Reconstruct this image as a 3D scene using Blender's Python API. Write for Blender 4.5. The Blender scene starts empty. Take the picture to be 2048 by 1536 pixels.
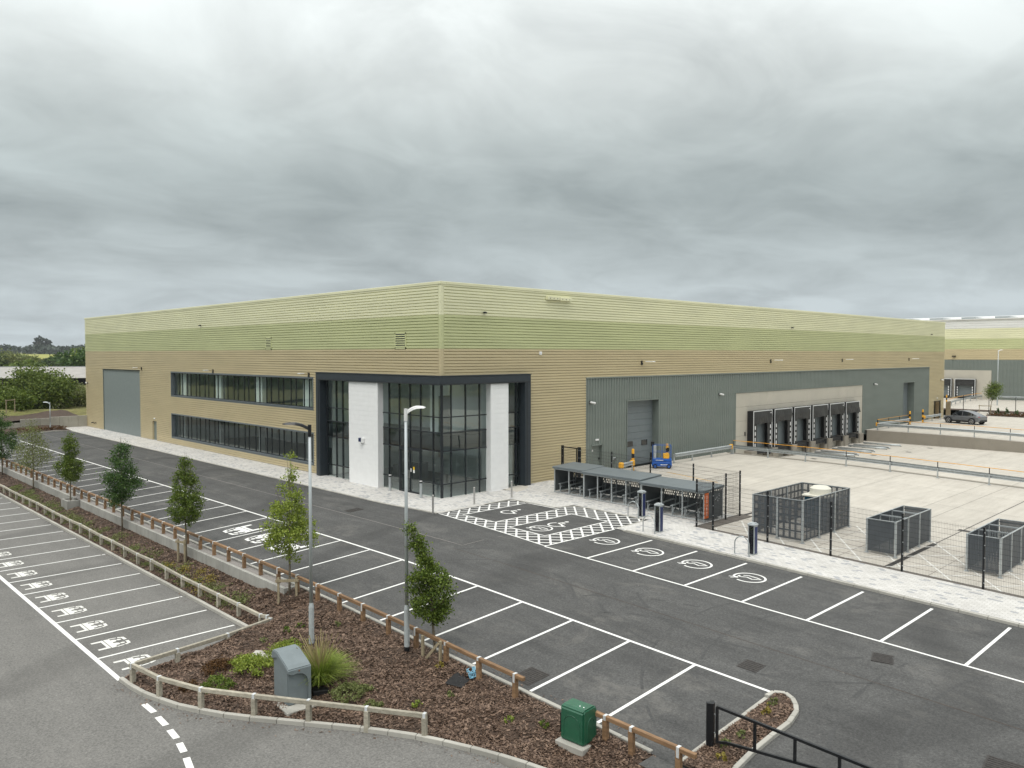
import bpy, bmesh, math, random
import numpy as np
from mathutils import Vector, Matrix

random.seed(7); np.random.seed(7)
scene = bpy.context.scene
COL = scene.collection

# ------------------------------------------------------------------ camera
cam_data = bpy.data.cameras.new('camera')
cam = bpy.data.objects.new('camera', cam_data); COL.objects.link(cam)
cam.location = (-29.2721, -36.1522, 8.4979)
YAW, PITCH = 0.8014, -0.0375
_fw = Vector((math.cos(YAW)*math.cos(PITCH), math.sin(YAW)*math.cos(PITCH), math.sin(PITCH)))
cam.rotation_euler = _fw.to_track_quat('-Z', 'Y').to_euler()
cam_data.sensor_width = 36.0
cam_data.lens = 1592.79/2048*36.0
cam_data.clip_start = 0.1; cam_data.clip_end = 9000
scene.camera = cam

# ------------------------------------------------------------------ world: overcast sky
SUN_EL, SUN_AZ = math.radians(62), math.radians(200)      # azimuth from +X, counter-clockwise
world = bpy.data.worlds.new('World'); scene.world = world; world.use_nodes = True
nt = world.node_tree; nt.nodes.clear()
def N(t, kind, **kw):
    n = t.nodes.new(kind)
    for k, v in kw.items():
        if k == 'inp':
            for kk, vv in v.items(): n.inputs[kk].default_value = vv
        else: setattr(n, k, v)
    return n
def ramp(t, stops, interp='LINEAR'):
    r = t.nodes.new('ShaderNodeValToRGB'); cr = r.color_ramp; cr.interpolation = interp
    while len(cr.elements) < len(stops): cr.elements.new(0.5)
    for e, (p, c) in zip(cr.elements, stops):
        e.position = p; e.color = (*c, 1) if len(c) == 3 else c
    return r
out = N(nt, 'ShaderNodeOutputWorld'); bgn = N(nt, 'ShaderNodeBackground')
sky = N(nt, 'ShaderNodeTexSky'); sky.sky_type = 'NISHITA'; sky.sun_disc = False
sky.sun_elevation = SUN_EL; sky.sun_rotation = math.pi/2 - SUN_AZ
tc = N(nt, 'ShaderNodeTexCoord'); sep = N(nt, 'ShaderNodeSeparateXYZ')
nt.links.new(tc.outputs['Generated'], sep.inputs[0])
def mth(t, op, a, b=None, clamp=False):
    n = t.nodes.new('ShaderNodeMath'); n.operation = op; n.use_clamp = clamp
    for i, v in enumerate((a, b)):
        if v is None: continue
        if isinstance(v, (int, float)): n.inputs[i].default_value = v
        else: t.links.new(v, n.inputs[i])
    return n.outputs[0]
zc = mth(nt, 'MAXIMUM', sep.outputs[2], 0.0)
den = mth(nt, 'ADD', zc, 0.20)
u = mth(nt, 'DIVIDE', sep.outputs[0], den); v = mth(nt, 'DIVIDE', sep.outputs[1], den)
comb = N(nt, 'ShaderNodeCombineXYZ'); nt.links.new(u, comb.inputs[0]); nt.links.new(v, comb.inputs[1])
mp = N(nt, 'ShaderNodeMapping'); mp.inputs['Rotation'].default_value = (0, 0, 0.25); mp.inputs['Scale'].default_value = (0.85, 1.0, 1)
nt.links.new(comb.outputs[0], mp.inputs[0])
n1 = N(nt, 'ShaderNodeTexNoise', inp={'Scale': 0.85, 'Detail': 8.0, 'Roughness': 0.54, 'Distortion': 0.45})
n2 = N(nt, 'ShaderNodeTexNoise', inp={'Scale': 2.8, 'Detail': 8.0, 'Roughness': 0.58, 'Distortion': 0.7})
nt.links.new(mp.outputs[0], n1.inputs['Vector']); nt.links.new(mp.outputs[0], n2.inputs['Vector'])
cl = mth(nt, 'ADD', mth(nt, 'MULTIPLY', n1.outputs[0], 0.66), mth(nt, 'MULTIPLY', n2.outputs[0], 0.34))
cr = ramp(nt, [(0.36, (0.82, 0.826, 0.83)), (0.47, (1.03,)*3), (0.59, (1.27,)*3)], 'LINEAR'); nt.links.new(cl, cr.inputs[0])
er = ramp(nt, [(0.0, (0.43, 0.485, 0.515)), (0.06, (0.44, 0.49, 0.51)), (0.10, (0.395, 0.44, 0.45)), (0.16, (0.37, 0.415, 0.418)), (0.20, (0.41, 0.46, 0.46)),
               (0.26, (0.50, 0.55, 0.545)), (0.32, (0.64, 0.685, 0.675)), (0.38, (0.76, 0.805, 0.795)), (0.45, (0.88, 0.925, 0.91)), (0.65, (1.25, 1.29, 1.27)), (1.0, (1.50, 1.53, 1.50))], 'LINEAR')
nt.links.new(zc, er.inputs[0])
mulc = N(nt, 'ShaderNodeMix', data_type='RGBA', blend_type='MULTIPLY'); mulc.inputs[0].default_value = 1.0
nt.links.new(er.outputs[0], mulc.inputs[6]); nt.links.new(cr.outputs[0], mulc.inputs[7])
skm = N(nt, 'ShaderNodeMix', data_type='RGBA', blend_type='MULTIPLY'); skm.inputs[0].default_value = 1.0
nt.links.new(sky.outputs[0], skm.inputs[6]); skm.inputs[7].default_value = (0.08, 0.08, 0.08, 1)
mixc = N(nt, 'ShaderNodeMix', data_type='RGBA'); mixc.inputs[0].default_value = 0.95
nt.links.new(skm.outputs[2], mixc.inputs[6]); nt.links.new(mulc.outputs[2], mixc.inputs[7])
nt.links.new(mixc.outputs[2], bgn.inputs[0]); bgn.inputs[1].default_value = 1.0
nt.links.new(bgn.outputs[0], out.inputs[0])

# ------------------------------------------------------------------ sun behind cloud
sd = bpy.data.lights.new('sun', 'SUN'); sd.energy = 1.5; sd.angle = math.radians(28); sd.color = (1.0, 0.965, 0.91)
sun = bpy.data.objects.new('sun', sd); COL.objects.link(sun)
_sd = Vector((math.cos(SUN_EL)*math.cos(SUN_AZ), math.cos(SUN_EL)*math.sin(SUN_AZ), math.sin(SUN_EL)))
sun.rotation_euler = (-_sd).to_track_quat('-Z', 'Y').to_euler(); sun.location = (-40, -40, 60)

scene.view_settings.view_transform = 'Standard'; scene.view_settings.look = 'None'
scene.view_settings.exposure = 0.13; scene.view_settings.gamma = 1.0; scene.view_settings.use_curve_mapping = False
scene.render.engine = 'CYCLES'
scene.cycles.use_denoising = True
scene.cycles.max_bounces = 7; scene.cycles.diffuse_bounces = 4; scene.cycles.glossy_bounces = 3
scene.cycles.transparent_max_bounces = 16; scene.cycles.transmission_bounces = 4
scene.cycles.caustics_reflective = False; scene.cycles.caustics_refractive = False

# ------------------------------------------------------------------ helpers
def ss(a, b, x):
    t = min(1.0, max(0.0, (x-a)/(b-a))); return t*t*(3-2*t)
def lerp(a, b, t): return a+(b-a)*t
def T(x, y):
    """surface of the main car park and yard: falls gently to the west and south"""
    z = 0.0952 + 0.0623*(min(x, -5.0)+5) - 0.0338*0.5*((-10.43-y)+math.sqrt((-10.43-y)**2+9))
    return z - 0.12*ss(-3.4, 2.0, y)*ss(-5, -3, x)*(1-ss(4, 9, x))
LOW = -1.45

class MB:
    def __init__(s): s.v = []; s.f = []
    def add(s, vs, fs):
        n = len(s.v); s.v += [tuple(p) for p in vs]; s.f += [tuple(i+n for i in f) for f in fs]; return s
    def box(s, x0, y0, z0, x1, y1, z1):
        return s.add([(x0,y0,z0),(x1,y0,z0),(x1,y1,z0),(x0,y1,z0),(x0,y0,z1),(x1,y0,z1),(x1,y1,z1),(x0,y1,z1)],
                     [(0,3,2,1),(4,5,6,7),(0,1,5,4),(1,2,6,5),(2,3,7,6),(3,0,4,7)])
    def bar(s, p, q, w, h, up=(0,0,1)):
        """rectangular bar from p to q, w wide across, h along 'up'"""
        p = Vector(p); q = Vector(q); d = (q-p).normalized(); up = Vector(up)
        sd = d.cross(up)
        if sd.length < 1e-5: sd = d.cross(Vector((1,0,0)))
        sd.normalize(); u = sd.cross(d)
        a = sd*(w/2); b = u*(h/2)
        vs = [p-a-b, p+a-b, p+a+b, p-a+b, q-a-b, q+a-b, q+a+b, q-a+b]
        return s.add(vs, [(0,1,2,3),(7,6,5,4),(0,4,5,1),(1,5,6,2),(2,6,7,3),(3,7,4,0)])
    def tube(s, pts, r, n=8, cap=True):
        """tube through pts; r a number or a list"""
        pts = [Vector(p) for p in pts]; m = len(pts)
        rs = [r]*m if isinstance(r, (int, float)) else list(r)
        vs = []; fs = []
        ref = Vector((0.0137, 0.9, 0.41))
        for i, p in enumerate(pts):
            d = (pts[min(i+1, m-1)]-pts[max(i-1, 0)]).normalized()
            a = d.cross(ref)
            if a.length < 1e-3: a = d.cross(Vector((1,0,0)))
            a.normalize(); b = d.cross(a)
            for k in range(n):
                t = 2*math.pi*k/n; vs.append(p + (a*math.cos(t)+b*math.sin(t))*rs[i])
        for i in range(m-1):
            for k in range(n):
                fs.append((i*n+k, i*n+(k+1)%n, (i+1)*n+(k+1)%n, (i+1)*n+k))
        if cap: fs.append(tuple(range(n-1, -1, -1))); fs.append(tuple((m-1)*n+k for k in range(n)))
        return s.add(vs, fs)
    def prism(s, poly, z0, z1):
        n = len(poly)
        vs = [(x, y, z0) for x, y in poly]+[(x, y, z1) for x, y in poly]
        fs = [tuple(range(n-1, -1, -1)), tuple(range(n, 2*n))]+[(i, (i+1) % n, n+(i+1) % n, n+i) for i in range(n)]
        return s.add(vs, fs)
    def extr(s, poly, axis, a0, a1):
        """extrude a 2D outline along axis 'x' (outline y,z) or 'y' (outline x,z)"""
        n = len(poly)
        mk = (lambda a, p: (a, p[0], p[1])) if axis == 'x' else (lambda a, p: (p[0], a, p[1]))
        vs = [mk(a0, p) for p in poly]+[mk(a1, p) for p in poly]
        fs = [tuple(range(n)), tuple(range(2*n-1, n-1, -1))]+[(i, n+i, n+(i+1) % n, (i+1) % n) for i in range(n)]
        return s.add(vs, fs)
    def build(s, name, mat, parent=None, smooth=False, bevel=0.0, seg=1):
        me = bpy.data.meshes.new(name); me.from_pydata(s.v, [], s.f); me.validate()
        if bevel or True:
            bm = bmesh.new(); bm.from_mesh(me)
            if bevel:
                es = [e for e in bm.edges if len(e.link_faces) == 2 and e.calc_face_angle(0) > 0.5]
                bmesh.ops.bevel(bm, geom=es, offset=bevel, segments=seg, affect='EDGES', clamp_overlap=True)
            bmesh.ops.recalc_face_normals(bm, faces=bm.faces)
            bm.to_mesh(me); bm.free()
        if smooth:
            me.shade_smooth()
        return link(name, me, mat, parent)
WORLDROOT = set()
def link(name, me, mat, parent=None):
    o = bpy.data.objects.new(name, me); COL.objects.link(o)
    if mat is not None: me.materials.append(mat)
    if parent is not None:
        o.parent = parent
        if parent.name in WORLDROOT: o.location = -parent.location
    return o
def tag(o, label=None, cat=None, group=None, kind=None):
    if label: o['label'] = label
    if cat: o['category'] = cat
    if group: o['group'] = group
    if kind: o['kind'] = kind
    return o
def thing(name, label, cat, loc=(0,0,0), rz=0.0, group=None, world=True, kind=None):
    o = bpy.data.objects.new(name, None); COL.objects.link(o); o.location = loc; o.rotation_euler = (0,0,rz)
    o.empty_display_size = 0.2
    if world: WORLDROOT.add(o.name)
    return tag(o, label, cat, group, kind)
def copy_tree(o, parent=None):
    c = o.copy(); COL.objects.link(c)
    if parent is not None: c.parent = parent
    for ch in list(o.children): copy_tree(ch, c)
    return c
def dup(o, loc, rz=None, label=None):
    c = copy_tree(o); c.location = loc
    if rz is not None: c.rotation_euler = (0,0,rz)
    if label: c['label'] = label
    return c
def place(name, me, loc, dirv=None, scale=(1,1,1), parent=None, mat=None):
    """object sharing mesh 'me'; local X along dirv"""
    o = bpy.data.objects.new(name, me); COL.objects.link(o)
    if dirv is not None:
        d = Vector(dirv).normalized(); up = Vector((0,0,1)); y = up.cross(d).normalized(); z = d.cross(y)
        R = Matrix((d, y, z)).transposed().to_4x4()
    else: R = Matrix.Identity(4)
    S = Matrix.Diagonal((*scale, 1))
    o.matrix_world = Matrix.Translation(loc) @ R @ S
    if parent is not None:
        M_ = o.matrix_world.copy(); o.parent = parent
        o.matrix_parent_inverse = Matrix.Translation(-Vector(parent.location)); o.matrix_basis = M_
    return o
def unitbox(name, mat, l, w, h, bev=0.0):
    """box with its top centre line at the origin level 0, centred in x and y"""
    m = MB().box(-l/2, -w/2, -h, l/2, w/2, 0)
    me = bpy.data.meshes.new(name); me.from_pydata(m.v, [], m.f)
    bm = bmesh.new(); bm.from_mesh(me)
    if bev: bmesh.ops.bevel(bm, geom=list(bm.edges), offset=bev, segments=1, affect='EDGES')
    bmesh.ops.recalc_face_normals(bm, faces=bm.faces)
    bm.to_mesh(me); bm.free(); me.materials.append(mat); return me
def sheet(name, xs, ys, zf, mat, parent=None, smooth=True):
    vs = [(x, y, zf(x, y)) for y in ys for x in xs]; nx = len(xs)
    fs = [(j*nx+i, j*nx+i+1, (j+1)*nx+i+1, (j+1)*nx+i) for j in range(len(ys)-1) for i in range(nx-1)]
    me = bpy.data.meshes.new(name); me.from_pydata(vs, [], fs)
    if smooth: me.shade_smooth()
    return link(name, me, mat, parent)
def fr(a, b, step):
    n = max(1, int(round(abs(b-a)/step))); return [a+(b-a)*i/n for i in range(n+1)]

# ------------------------------------------------------------------ materials
MATS = {}
def nodes(name):
    m = bpy.data.materials.new(name); m.use_nodes = True; t = m.node_tree
    b = t.nodes['Principled BSDF']; MATS[name] = m
    return m, t, b
def pos(t, scale=(1,1,1), rot=(0,0,0)):
    g = t.nodes.new('ShaderNodeNewGeometry'); mp = t.nodes.new('ShaderNodeMapping')
    mp.inputs['Scale'].default_value = scale; mp.inputs['Rotation'].default_value = rot
    t.links.new(g.outputs['Position'], mp.inputs[0]); return mp.outputs[0]
def noise(t, vec, scale, detail=4, rough=0.55, dist=0.0):
    n = t.nodes.new('ShaderNodeTexNoise'); n.inputs['Scale'].default_value = scale; n.inputs['Detail'].default_value = detail
    n.inputs['Roughness'].default_value = rough; n.inputs['Distortion'].default_value = dist
    t.links.new(vec, n.inputs['Vector']); return n.outputs[0]
def mixc_(t, fac, a, b, blend='MIX'):
    n = t.nodes.new('ShaderNodeMix'); n.data_type = 'RGBA'; n.blend_type = blend
    for i, val in ((0, fac), (6, a), (7, b)):
        if isinstance(val, (int, float)): n.inputs[i].default_value = val
        elif isinstance(val, tuple): n.inputs[i].default_value = (*val, 1)
        else: t.links.new(val, n.inputs[i])
    return n.outputs[2]
def bumpn(t, h, strength, dist=0.02):
    b = t.nodes.new('ShaderNodeBump'); b.inputs['Strength'].default_value = strength; b.inputs['Distance'].default_value = dist
    t.links.new(h, b.inputs['Height']); return b.outputs[0]
def M(name, col, rough=0.6, metal=0.0, var=0.12, scale=2.5, bump=0.0, bscale=60.0, spec=0.4, stretch=(1,1,1), rand=0.0, dirt=0.0):
    m, t, b = nodes(name)
    p = pos(t, stretch)
    f = noise(t, p, scale, 5, 0.6)
    r = ramp(t, [(0.3, tuple(c*(1-var) for c in col)), (0.7, tuple(min(1, c*(1+var)) for c in col))]); t.links.new(f, r.inputs[0])
    c = r.outputs[0]
    if rand:
        oi = t.nodes.new('ShaderNodeObjectInfo')
        rr = ramp(t, [(0, (1-rand,)*3), (1, (1+rand,)*3)]); t.links.new(oi.outputs['Random'], rr.inputs[0])
        c = mixc_(t, 1.0, c, rr.outputs[0], 'MULTIPLY')
    if dirt:
        g = noise(t, pos(t, (1,1,0.35)), 1.3, 8, 0.7, 0.4)
        gr = ramp(t, [(0.52, (0,0,0)), (0.78, (dirt,)*3)]); t.links.new(g, gr.inputs[0])
        c = mixc_(t, gr.outputs[0], c, tuple(x*0.35 for x in col))
    t.links.new(c, b.inputs['Base Color'])
    b.inputs['Roughness'].default_value = rough; b.inputs['Metallic'].default_value = metal
    b.inputs['Specular IOR Level'].default_value = spec
    if bump: t.links.new(bumpn(t, noise(t, pos(t), bscale, 3), bump), b.inputs['Normal'])
    return m

def asphalt(name, dark, light, dust, streak_axis='y'):
    m, t, b = nodes(name)
    fine = noise(t, pos(t), 16, 8, 0.85)
    big = noise(t, pos(t), 0.5, 10, 0.74, 0.2)
    st = noise(t, pos(t, (1.0, 0.10, 1) if streak_axis == 'y' else (0.1, 1.0, 1), (0, 0, 0.06)), 1.6, 9, 0.75, 0.15)
    mix = mth(t, 'ADD', mth(t, 'MULTIPLY', big, 0.5), mth(t, 'MULTIPLY', st, 0.5))
    r = ramp(t, [(0.36, dark), (0.50, tuple(lerp(a, c_, 0.45) for a, c_ in zip(dark, light))), (0.66, light)]); t.links.new(mix, r.inputs[0])
    fr_ = ramp(t, [(0.30, (0.42,)*3), (0.5, (0.98,)*3), (0.70, (1.75,)*3)]); t.links.new(fine, fr_.inputs[0])
    c = mixc_(t, 1.0, r.outputs[0], fr_.outputs[0], 'MULTIPLY')
    d = noise(t, pos(t, (1.0, 0.7, 1), (0, 0, 0.5)), 0.42, 12, 0.80, 0.5)
    dr = ramp(t, [(0.54, (0, 0, 0)), (0.70, (0.55,)*3)]); t.links.new(d, dr.inputs[0])
    c = mixc_(t, dr.outputs[0], c, dust)
    v = t.nodes.new('ShaderNodeTexVoronoi'); v.inputs['Scale'].default_value = 0.9; v.inputs['Randomness'].default_value = 1
    t.links.new(pos(t), v.inputs['Vector'])
    vr = ramp(t, [(0.0, (0.8,)*3), (0.035, (0, 0, 0))]); t.links.new(v.outputs['Distance'], vr.inputs[0])
    c = mixc_(t, vr.outputs[0], c, tuple(min(1, x*1.7) for x in dust))
    w = t.nodes.new('ShaderNodeTexWave'); w.wave_type = 'RINGS'; w.inputs['Scale'].default_value = 0.028; w.inputs['Distortion'].default_value = 9
    w.inputs['Detail'].default_value = 3; t.links.new(pos(t, (1, 1, 0)), w.inputs['Vector'])
    wr = ramp(t, [(0.93, (0, 0, 0)), (0.985, (0.3,)*3)]); t.links.new(w.outputs[0], wr.inputs[0])
    c = mixc_(t, wr.outputs[0], c, tuple(x*0.55 for x in dark))
    t.links.new(c, b.inputs['Base Color']); b.inputs['Roughness'].default_value = 0.88; b.inputs['Specular IOR Level'].default_value = 0.25
    t.links.new(bumpn(t, fine, 0.5, 0.01), b.inputs['Normal'])
    return m
asphalt('asphalt_new', (0.058, 0.058, 0.057), (0.106, 0.105, 0.102), (0.19, 0.18, 0.165))
asphalt('asphalt_old', (0.138, 0.134, 0.126), (0.180, 0.174, 0.163), (0.22, 0.21, 0.195))

def concrete(name, col, var=0.12, brush=None, stain=0.35, rand=0.05, joints=0):
    m, t, b = nodes(name)
    big = noise(t, pos(t), 0.5, 7, 0.65, 0.4)
    r = ramp(t, [(0.3, tuple(c*(1-var) for c in col)), (0.7, tuple(min(1, c*(1+var)) for c in col))]); t.links.new(big, r.inputs[0])
    c = r.outputs[0]
    if brush:
        s = noise(t, pos(t, brush), 2.2, 7, 0.75, 0.2)
        sr = ramp(t, [(0.3, (0.88, 0.87, 0.86)), (0.62, (1.07,)*3)]); t.links.new(s, sr.inputs[0])
        c = mixc_(t, 1.0, c, sr.outputs[0], 'MULTIPLY')
    d = noise(t, pos(t, (1, 1, 0.3)), 1.1, 9, 0.72, 1.0)
    dr = ramp(t, [(0.54, (0, 0, 0)), (0.8, (stain,)*3)]); t.links.new(d, dr.inputs[0])
    c = mixc_(t, dr.outputs[0], c, tuple(x*0.5 for x in col))
    oi = t.nodes.new('ShaderNodeObjectInfo')
    rr = ramp(t, [(0, (1-rand,)*3), (1, (1+rand,)*3)]); t.links.new(oi.outputs['Random'], rr.inputs[0])
    c = mixc_(t, 1.0, c, rr.outputs[0], 'MULTIPLY')
    t.links.new(c, b.inputs['Base Color']); b.inputs['Roughness'].default_value = 0.85; b.inputs['Specular IOR Level'].default_value = 0.3
    t.links.new(bumpn(t, noise(t, pos(t), 45, 4, 0.7), 0.25, 0.01), b.inputs['Normal'])
    return m
concrete('yard_concrete', (0.46, 0.43, 0.38), 0.07, brush=(0.16, 1.2, 1), stain=0.14, rand=0.035)
concrete('kerb_concrete', (0.40, 0.385, 0.345), 0.14, stain=0.4, rand=0.10)
concrete('wall_concrete', (0.36, 0.345, 0.30), 0.13, stain=0.45, rand=0.06)
concrete('weathered_concrete', (0.33, 0.325, 0.30), 0.2, brush=(1, 2.2, 0.18), stain=0.6, rand=0.06)
concrete('dock_concrete', (0.47, 0.44, 0.375), 0.05, stain=0.15, rand=0.02)
concrete('pit_wall', (0.27, 0.245, 0.205), 0.08, stain=0.3, rand=0.03)

def paving():
    m, t, b = nodes('block_paving')
    br = t.nodes.new('ShaderNodeTexBrick'); br.offset = 0.5; br.inputs['Scale'].default_value = 1.0
    br.inputs['Brick Width'].default_value = 0.24; br.inputs['Row Height'].default_value = 0.16; br.inputs['Mortar Size'].default_value = 0.006
    br.inputs['Color1'].default_value = (0, 0, 0, 1); br.inputs['Color2'].default_value = (1, 1, 1, 1); br.inputs['Mortar'].default_value = (0.3,)*3+(1,)
    br.inputs['Bias'].default_value = 0.0
    t.links.new(pos(t, (1, 1, 0), (0, 0, math.pi/2)), br.inputs['Vector'])
    r = ramp(t, [(0.0, (0.50, 0.485, 0.46)), (0.86, (0.58, 0.565, 0.54)), (0.9, (0.36, 0.365, 0.375)), (1.0, (0.33, 0.335, 0.345))]); t.links.new(br.outputs['Color'], r.inputs[0])
    c = mixc_(t, mth(t, 'MULTIPLY', br.outputs['Fac'], 0.75), r.outputs[0], (0.25, 0.235, 0.21))
    big = noise(t, pos(t), 0.6, 6, 0.65)
    rb = ramp(t, [(0.3, (0.88,)*3), (0.7, (1.08,)*3)]); t.links.new(big, rb.inputs[0])
    c = mixc_(t, 1.0, c, rb.outputs[0], 'MULTIPLY')
    t.links.new(c, b.inputs['Base Color']); b.inputs['Roughness'].default_value = 0.85; b.inputs['Specular IOR Level'].default_value = 0.3
    t.links.new(bumpn(t, br.outputs['Fac'], -0.4, 0.01), b.inputs['Normal'])
paving()

def paint(name, col, wear=0.35):
    m, t, b = nodes(name)
    n = noise(t, pos(t), 14, 8, 0.75)
    r = ramp(t, [(0.28, (0.30, 0.295, 0.29)), (0.28+0.14*wear, col)]); t.links.new(n, r.inputs[0])
    t.links.new(r.outputs[0], b.inputs['Base Color']); b.inputs['Roughness'].default_value = 0.6
paint('road_paint', (0.74, 0.735, 0.71), 0.6); paint('road_paint_worn', (0.66, 0.65, 0.61), 0.9)

def cladding(name, col, axis):
    """coated steel sheet: slight sheen, faint panel-to-panel tone shifts, light dust streaks"""
    m, t, b = nodes(name)
    p = pos(t, (0.18, 0.18, 0.9)); n = noise(t, p, 1.4, 3, 0.5)
    r = ramp(t, [(0.3, tuple(c*0.94 for c in col)), (0.7, tuple(min(1, c*1.05) for c in col))]); t.links.new(n, r.inputs[0])
    t.links.new(r.outputs[0], b.inputs['Base Color']); b.inputs['Roughness'].default_value = 0.42; b.inputs['Specular IOR Level'].default_value = 0.45
cladding('clad_cream', (0.70, 0.69, 0.47), 'z')
cladding('clad_green', (0.50, 0.52, 0.285), 'z')
cladding('clad_beige', (0.51, 0.43, 0.265), 'z')
cladding('clad_grey', (0.165, 0.19, 0.172), 'z')
cladding('clad_white', (0.72, 0.72, 0.70), 'z')
M('panel_grey', (0.19, 0.22, 0.215), 0.45, 0.0, 0.06)
M('anthracite', (0.028, 0.036, 0.044), 0.4, 0.0, 0.1)
M('white_panel', (0.80, 0.80, 0.795), 0.4, 0.0, 0.03)
M('frame_dark', (0.018, 0.022, 0.026), 0.4, 0.0, 0.1)
M('sill_metal', (0.12, 0.14, 0.15), 0.4, 0.0, 0.08)
M('door_steel', (0.165, 0.19, 0.20), 0.45, 0.0, 0.06)
M('black_rubber', (0.012, 0.012, 0.013), 0.55, 0.0, 0.3, 6)
M('curtain_black', (0.03, 0.03, 0.03), 0.5, 0.0, 0.35, 3, 0.4, 5)
M('galvanised', (0.46, 0.49, 0.50), 0.42, 0.55, 0.12, 5, 0.0)
M('galv_dark', (0.24, 0.265, 0.27), 0.5, 0.3, 0.14, 5)
M('lamp_galv', (0.44, 0.475, 0.485), 0.5, 0.2, 0.07, 3)
M('yellow', (0.75, 0.38, 0.03), 0.5, 0.0, 0.08, 5, dirt=0.25)
M('orange_rail', (0.70, 0.33, 0.03), 0.5, 0.0, 0.08)
M('black_paint', (0.008, 0.009, 0.011), 0.4, 0.0, 0.2)
M('wire_dark', (0.03, 0.03, 0.03), 0.5, 0.0, 0.1)
M('wood_new', (0.225, 0.135, 0.072), 0.75, 0.0, 0.35, 3.0, 0.3, 30, stretch=(4, 0.6, 4), rand=0.14)
M('wood_grey', (0.36, 0.33, 0.265), 0.85, 0.0, 0.25, 3.0, 0.4, 30, stretch=(4, 0.6, 4), rand=0.12, dirt=0.35)
M('strap', (0.72, 0.74, 0.75), 0.4, 0.35, 0.05)
M('stake_wood', (0.30, 0.25, 0.165), 0.85, 0.0, 0.3, 5, stretch=(6, 6, 0.6))
M('bark', (0.16, 0.135, 0.10), 0.9, 0.0, 0.35, 12, 0.5, 30, stretch=(1, 1, 0.3))
M('soil', (0.062, 0.041, 0.029), 0.95, 0.0, 0.45, 3.5, 0.9, 16)
M('gravel', (0.24, 0.22, 0.205), 0.9, 0.0, 0.4, 30, 1.0, 45)
M('gravel_dark', (0.13, 0.115, 0.10), 0.9, 0.0, 0.4, 30, 1.0, 45)
M('cast_iron', (0.045, 0.04, 0.037), 0.6, 0.2, 0.4, 12, 0.6, 40)
M('cabinet_grey', (0.175, 0.205, 0.215), 0.65, 0.0, 0.08, 3, 0.25, 120)
M('cabinet_green', (0.014, 0.095, 0.05), 0.33, 0.0, 0.15, 4, 0.12, 90, spec=0.6, dirt=0.3)
M('rope_blue', (0.20, 0.42, 0.55), 0.8, 0.0, 0.15)
M('tyre', (0.012, 0.012, 0.012), 0.8, 0.0, 0.2)
M('plastic_white', (0.70, 0.70, 0.69), 0.4, 0.0, 0.04)
M('plastic_cream', (0.62, 0.60, 0.52), 0.5, 0.0, 0.06)
M('steel_brushed', (0.50, 0.49, 0.47), 0.35, 0.7, 0.06)
M('mesh_grey', (0.11, 0.115, 0.12), 0.5, 0.1, 0.1)
M('tyre_mark', (0.060, 0.060, 0.059), 0.85, 0.0, 0.35, 14)
M('shelter_grey', (0.125, 0.145, 0.155), 0.5, 0.0, 0.08)
M('shelter_panel', (0.085, 0.095, 0.10), 0.55, 0.0, 0.1)
M('sign_orange', (0.75, 0.16, 0.03), 0.45, 0.0, 0.05)
M('sign_white', (0.80, 0.80, 0.80), 0.5, 0.0, 0.02)
M('ev_black', (0.010, 0.011, 0.016), 0.2, 0.0, 0.1)
M('ev_blue', (0.02, 0.03, 0.10), 0.35, 0.0, 0.1)
M('lift_blue', (0.010, 0.09, 0.38), 0.4, 0.0, 0.12, 4, dirt=0.2)
M('car_grey', (0.23, 0.235, 0.25), 0.25, 0.55, 0.04, spec=0.6)
M('car_glass', (0.012, 0.014, 0.016), 0.08, 0.0, 0.0, spec=0.7)
M('car_black', (0.012, 0.012, 0.013), 0.5, 0.0, 0.1)
M('rim', (0.45, 0.45, 0.46), 0.3, 0.8, 0.05)
M('tail_red', (0.35, 0.02, 0.015), 0.3, 0.0, 0.05)
M('interior_white', (0.78, 0.80, 0.79), 0.7, 0.0, 0.03)
M('interior_floor', (0.20, 0.205, 0.21), 0.6, 0.0, 0.1)
M('roof_grey', (0.33, 0.34, 0.34), 0.6, 0.0, 0.08)
M('asbestos_roof', (0.33, 0.315, 0.295), 0.85, 0.0, 0.12, 0.7, stretch=(1, 1, 1))
M('rooflight', (0.30, 0.33, 0.34), 0.3, 0.0, 0.05)
M('cage_panel', (0.075, 0.085, 0.095), 0.55, 0.0, 0.1)
M('tank_blue', (0.01, 0.07, 0.12), 0.4, 0.0, 0.05)
M('yellow_sticker', (0.75, 0.5, 0.02), 0.5, 0.0, 0.02)
M('rust', (0.23, 0.10, 0.045), 0.9, 0.0, 0.4, 12)
M('brown_steel', (0.17, 0.125, 0.065), 0.5, 0.0, 0.06)

def glass(name, tint, ior, rough=0.0):
    m, t, b = nodes(name); t.nodes.remove(b); o = t.nodes['Material Output']
    tr = t.nodes.new('ShaderNodeBsdfTransparent'); tr.inputs[0].default_value = (*tint, 1)
    gl = t.nodes.new('ShaderNodeBsdfGlossy'); gl.inputs['Roughness'].default_value = rough; gl.inputs[0].default_value = (0.92, 1.0, 0.98, 1)
    fn = t.nodes.new('ShaderNodeFresnel'); gg = t.nodes.new('ShaderNodeNewGeometry')
    t.links.new(mth(t, 'ADD', mth(t, 'MULTIPLY', gg.outputs['Backfacing'], 1/ior-ior), ior), fn.inputs[0])      # a thin pane reflects alike from both sides
    n = noise(t, pos(t), 0.35, 2, 0.4); nb = bumpn(t, n, 0.05, 0.05)
    t.links.new(nb, gl.inputs['Normal'])
    mx = t.nodes.new('ShaderNodeMixShader')
    t.links.new(fn.outputs[0], mx.inputs[0]); t.links.new(tr.outputs[0], mx.inputs[1]); t.links.new(gl.outputs[0], mx.inputs[2])
    t.links.new(mx.outputs[0], o.inputs[0])
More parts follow.
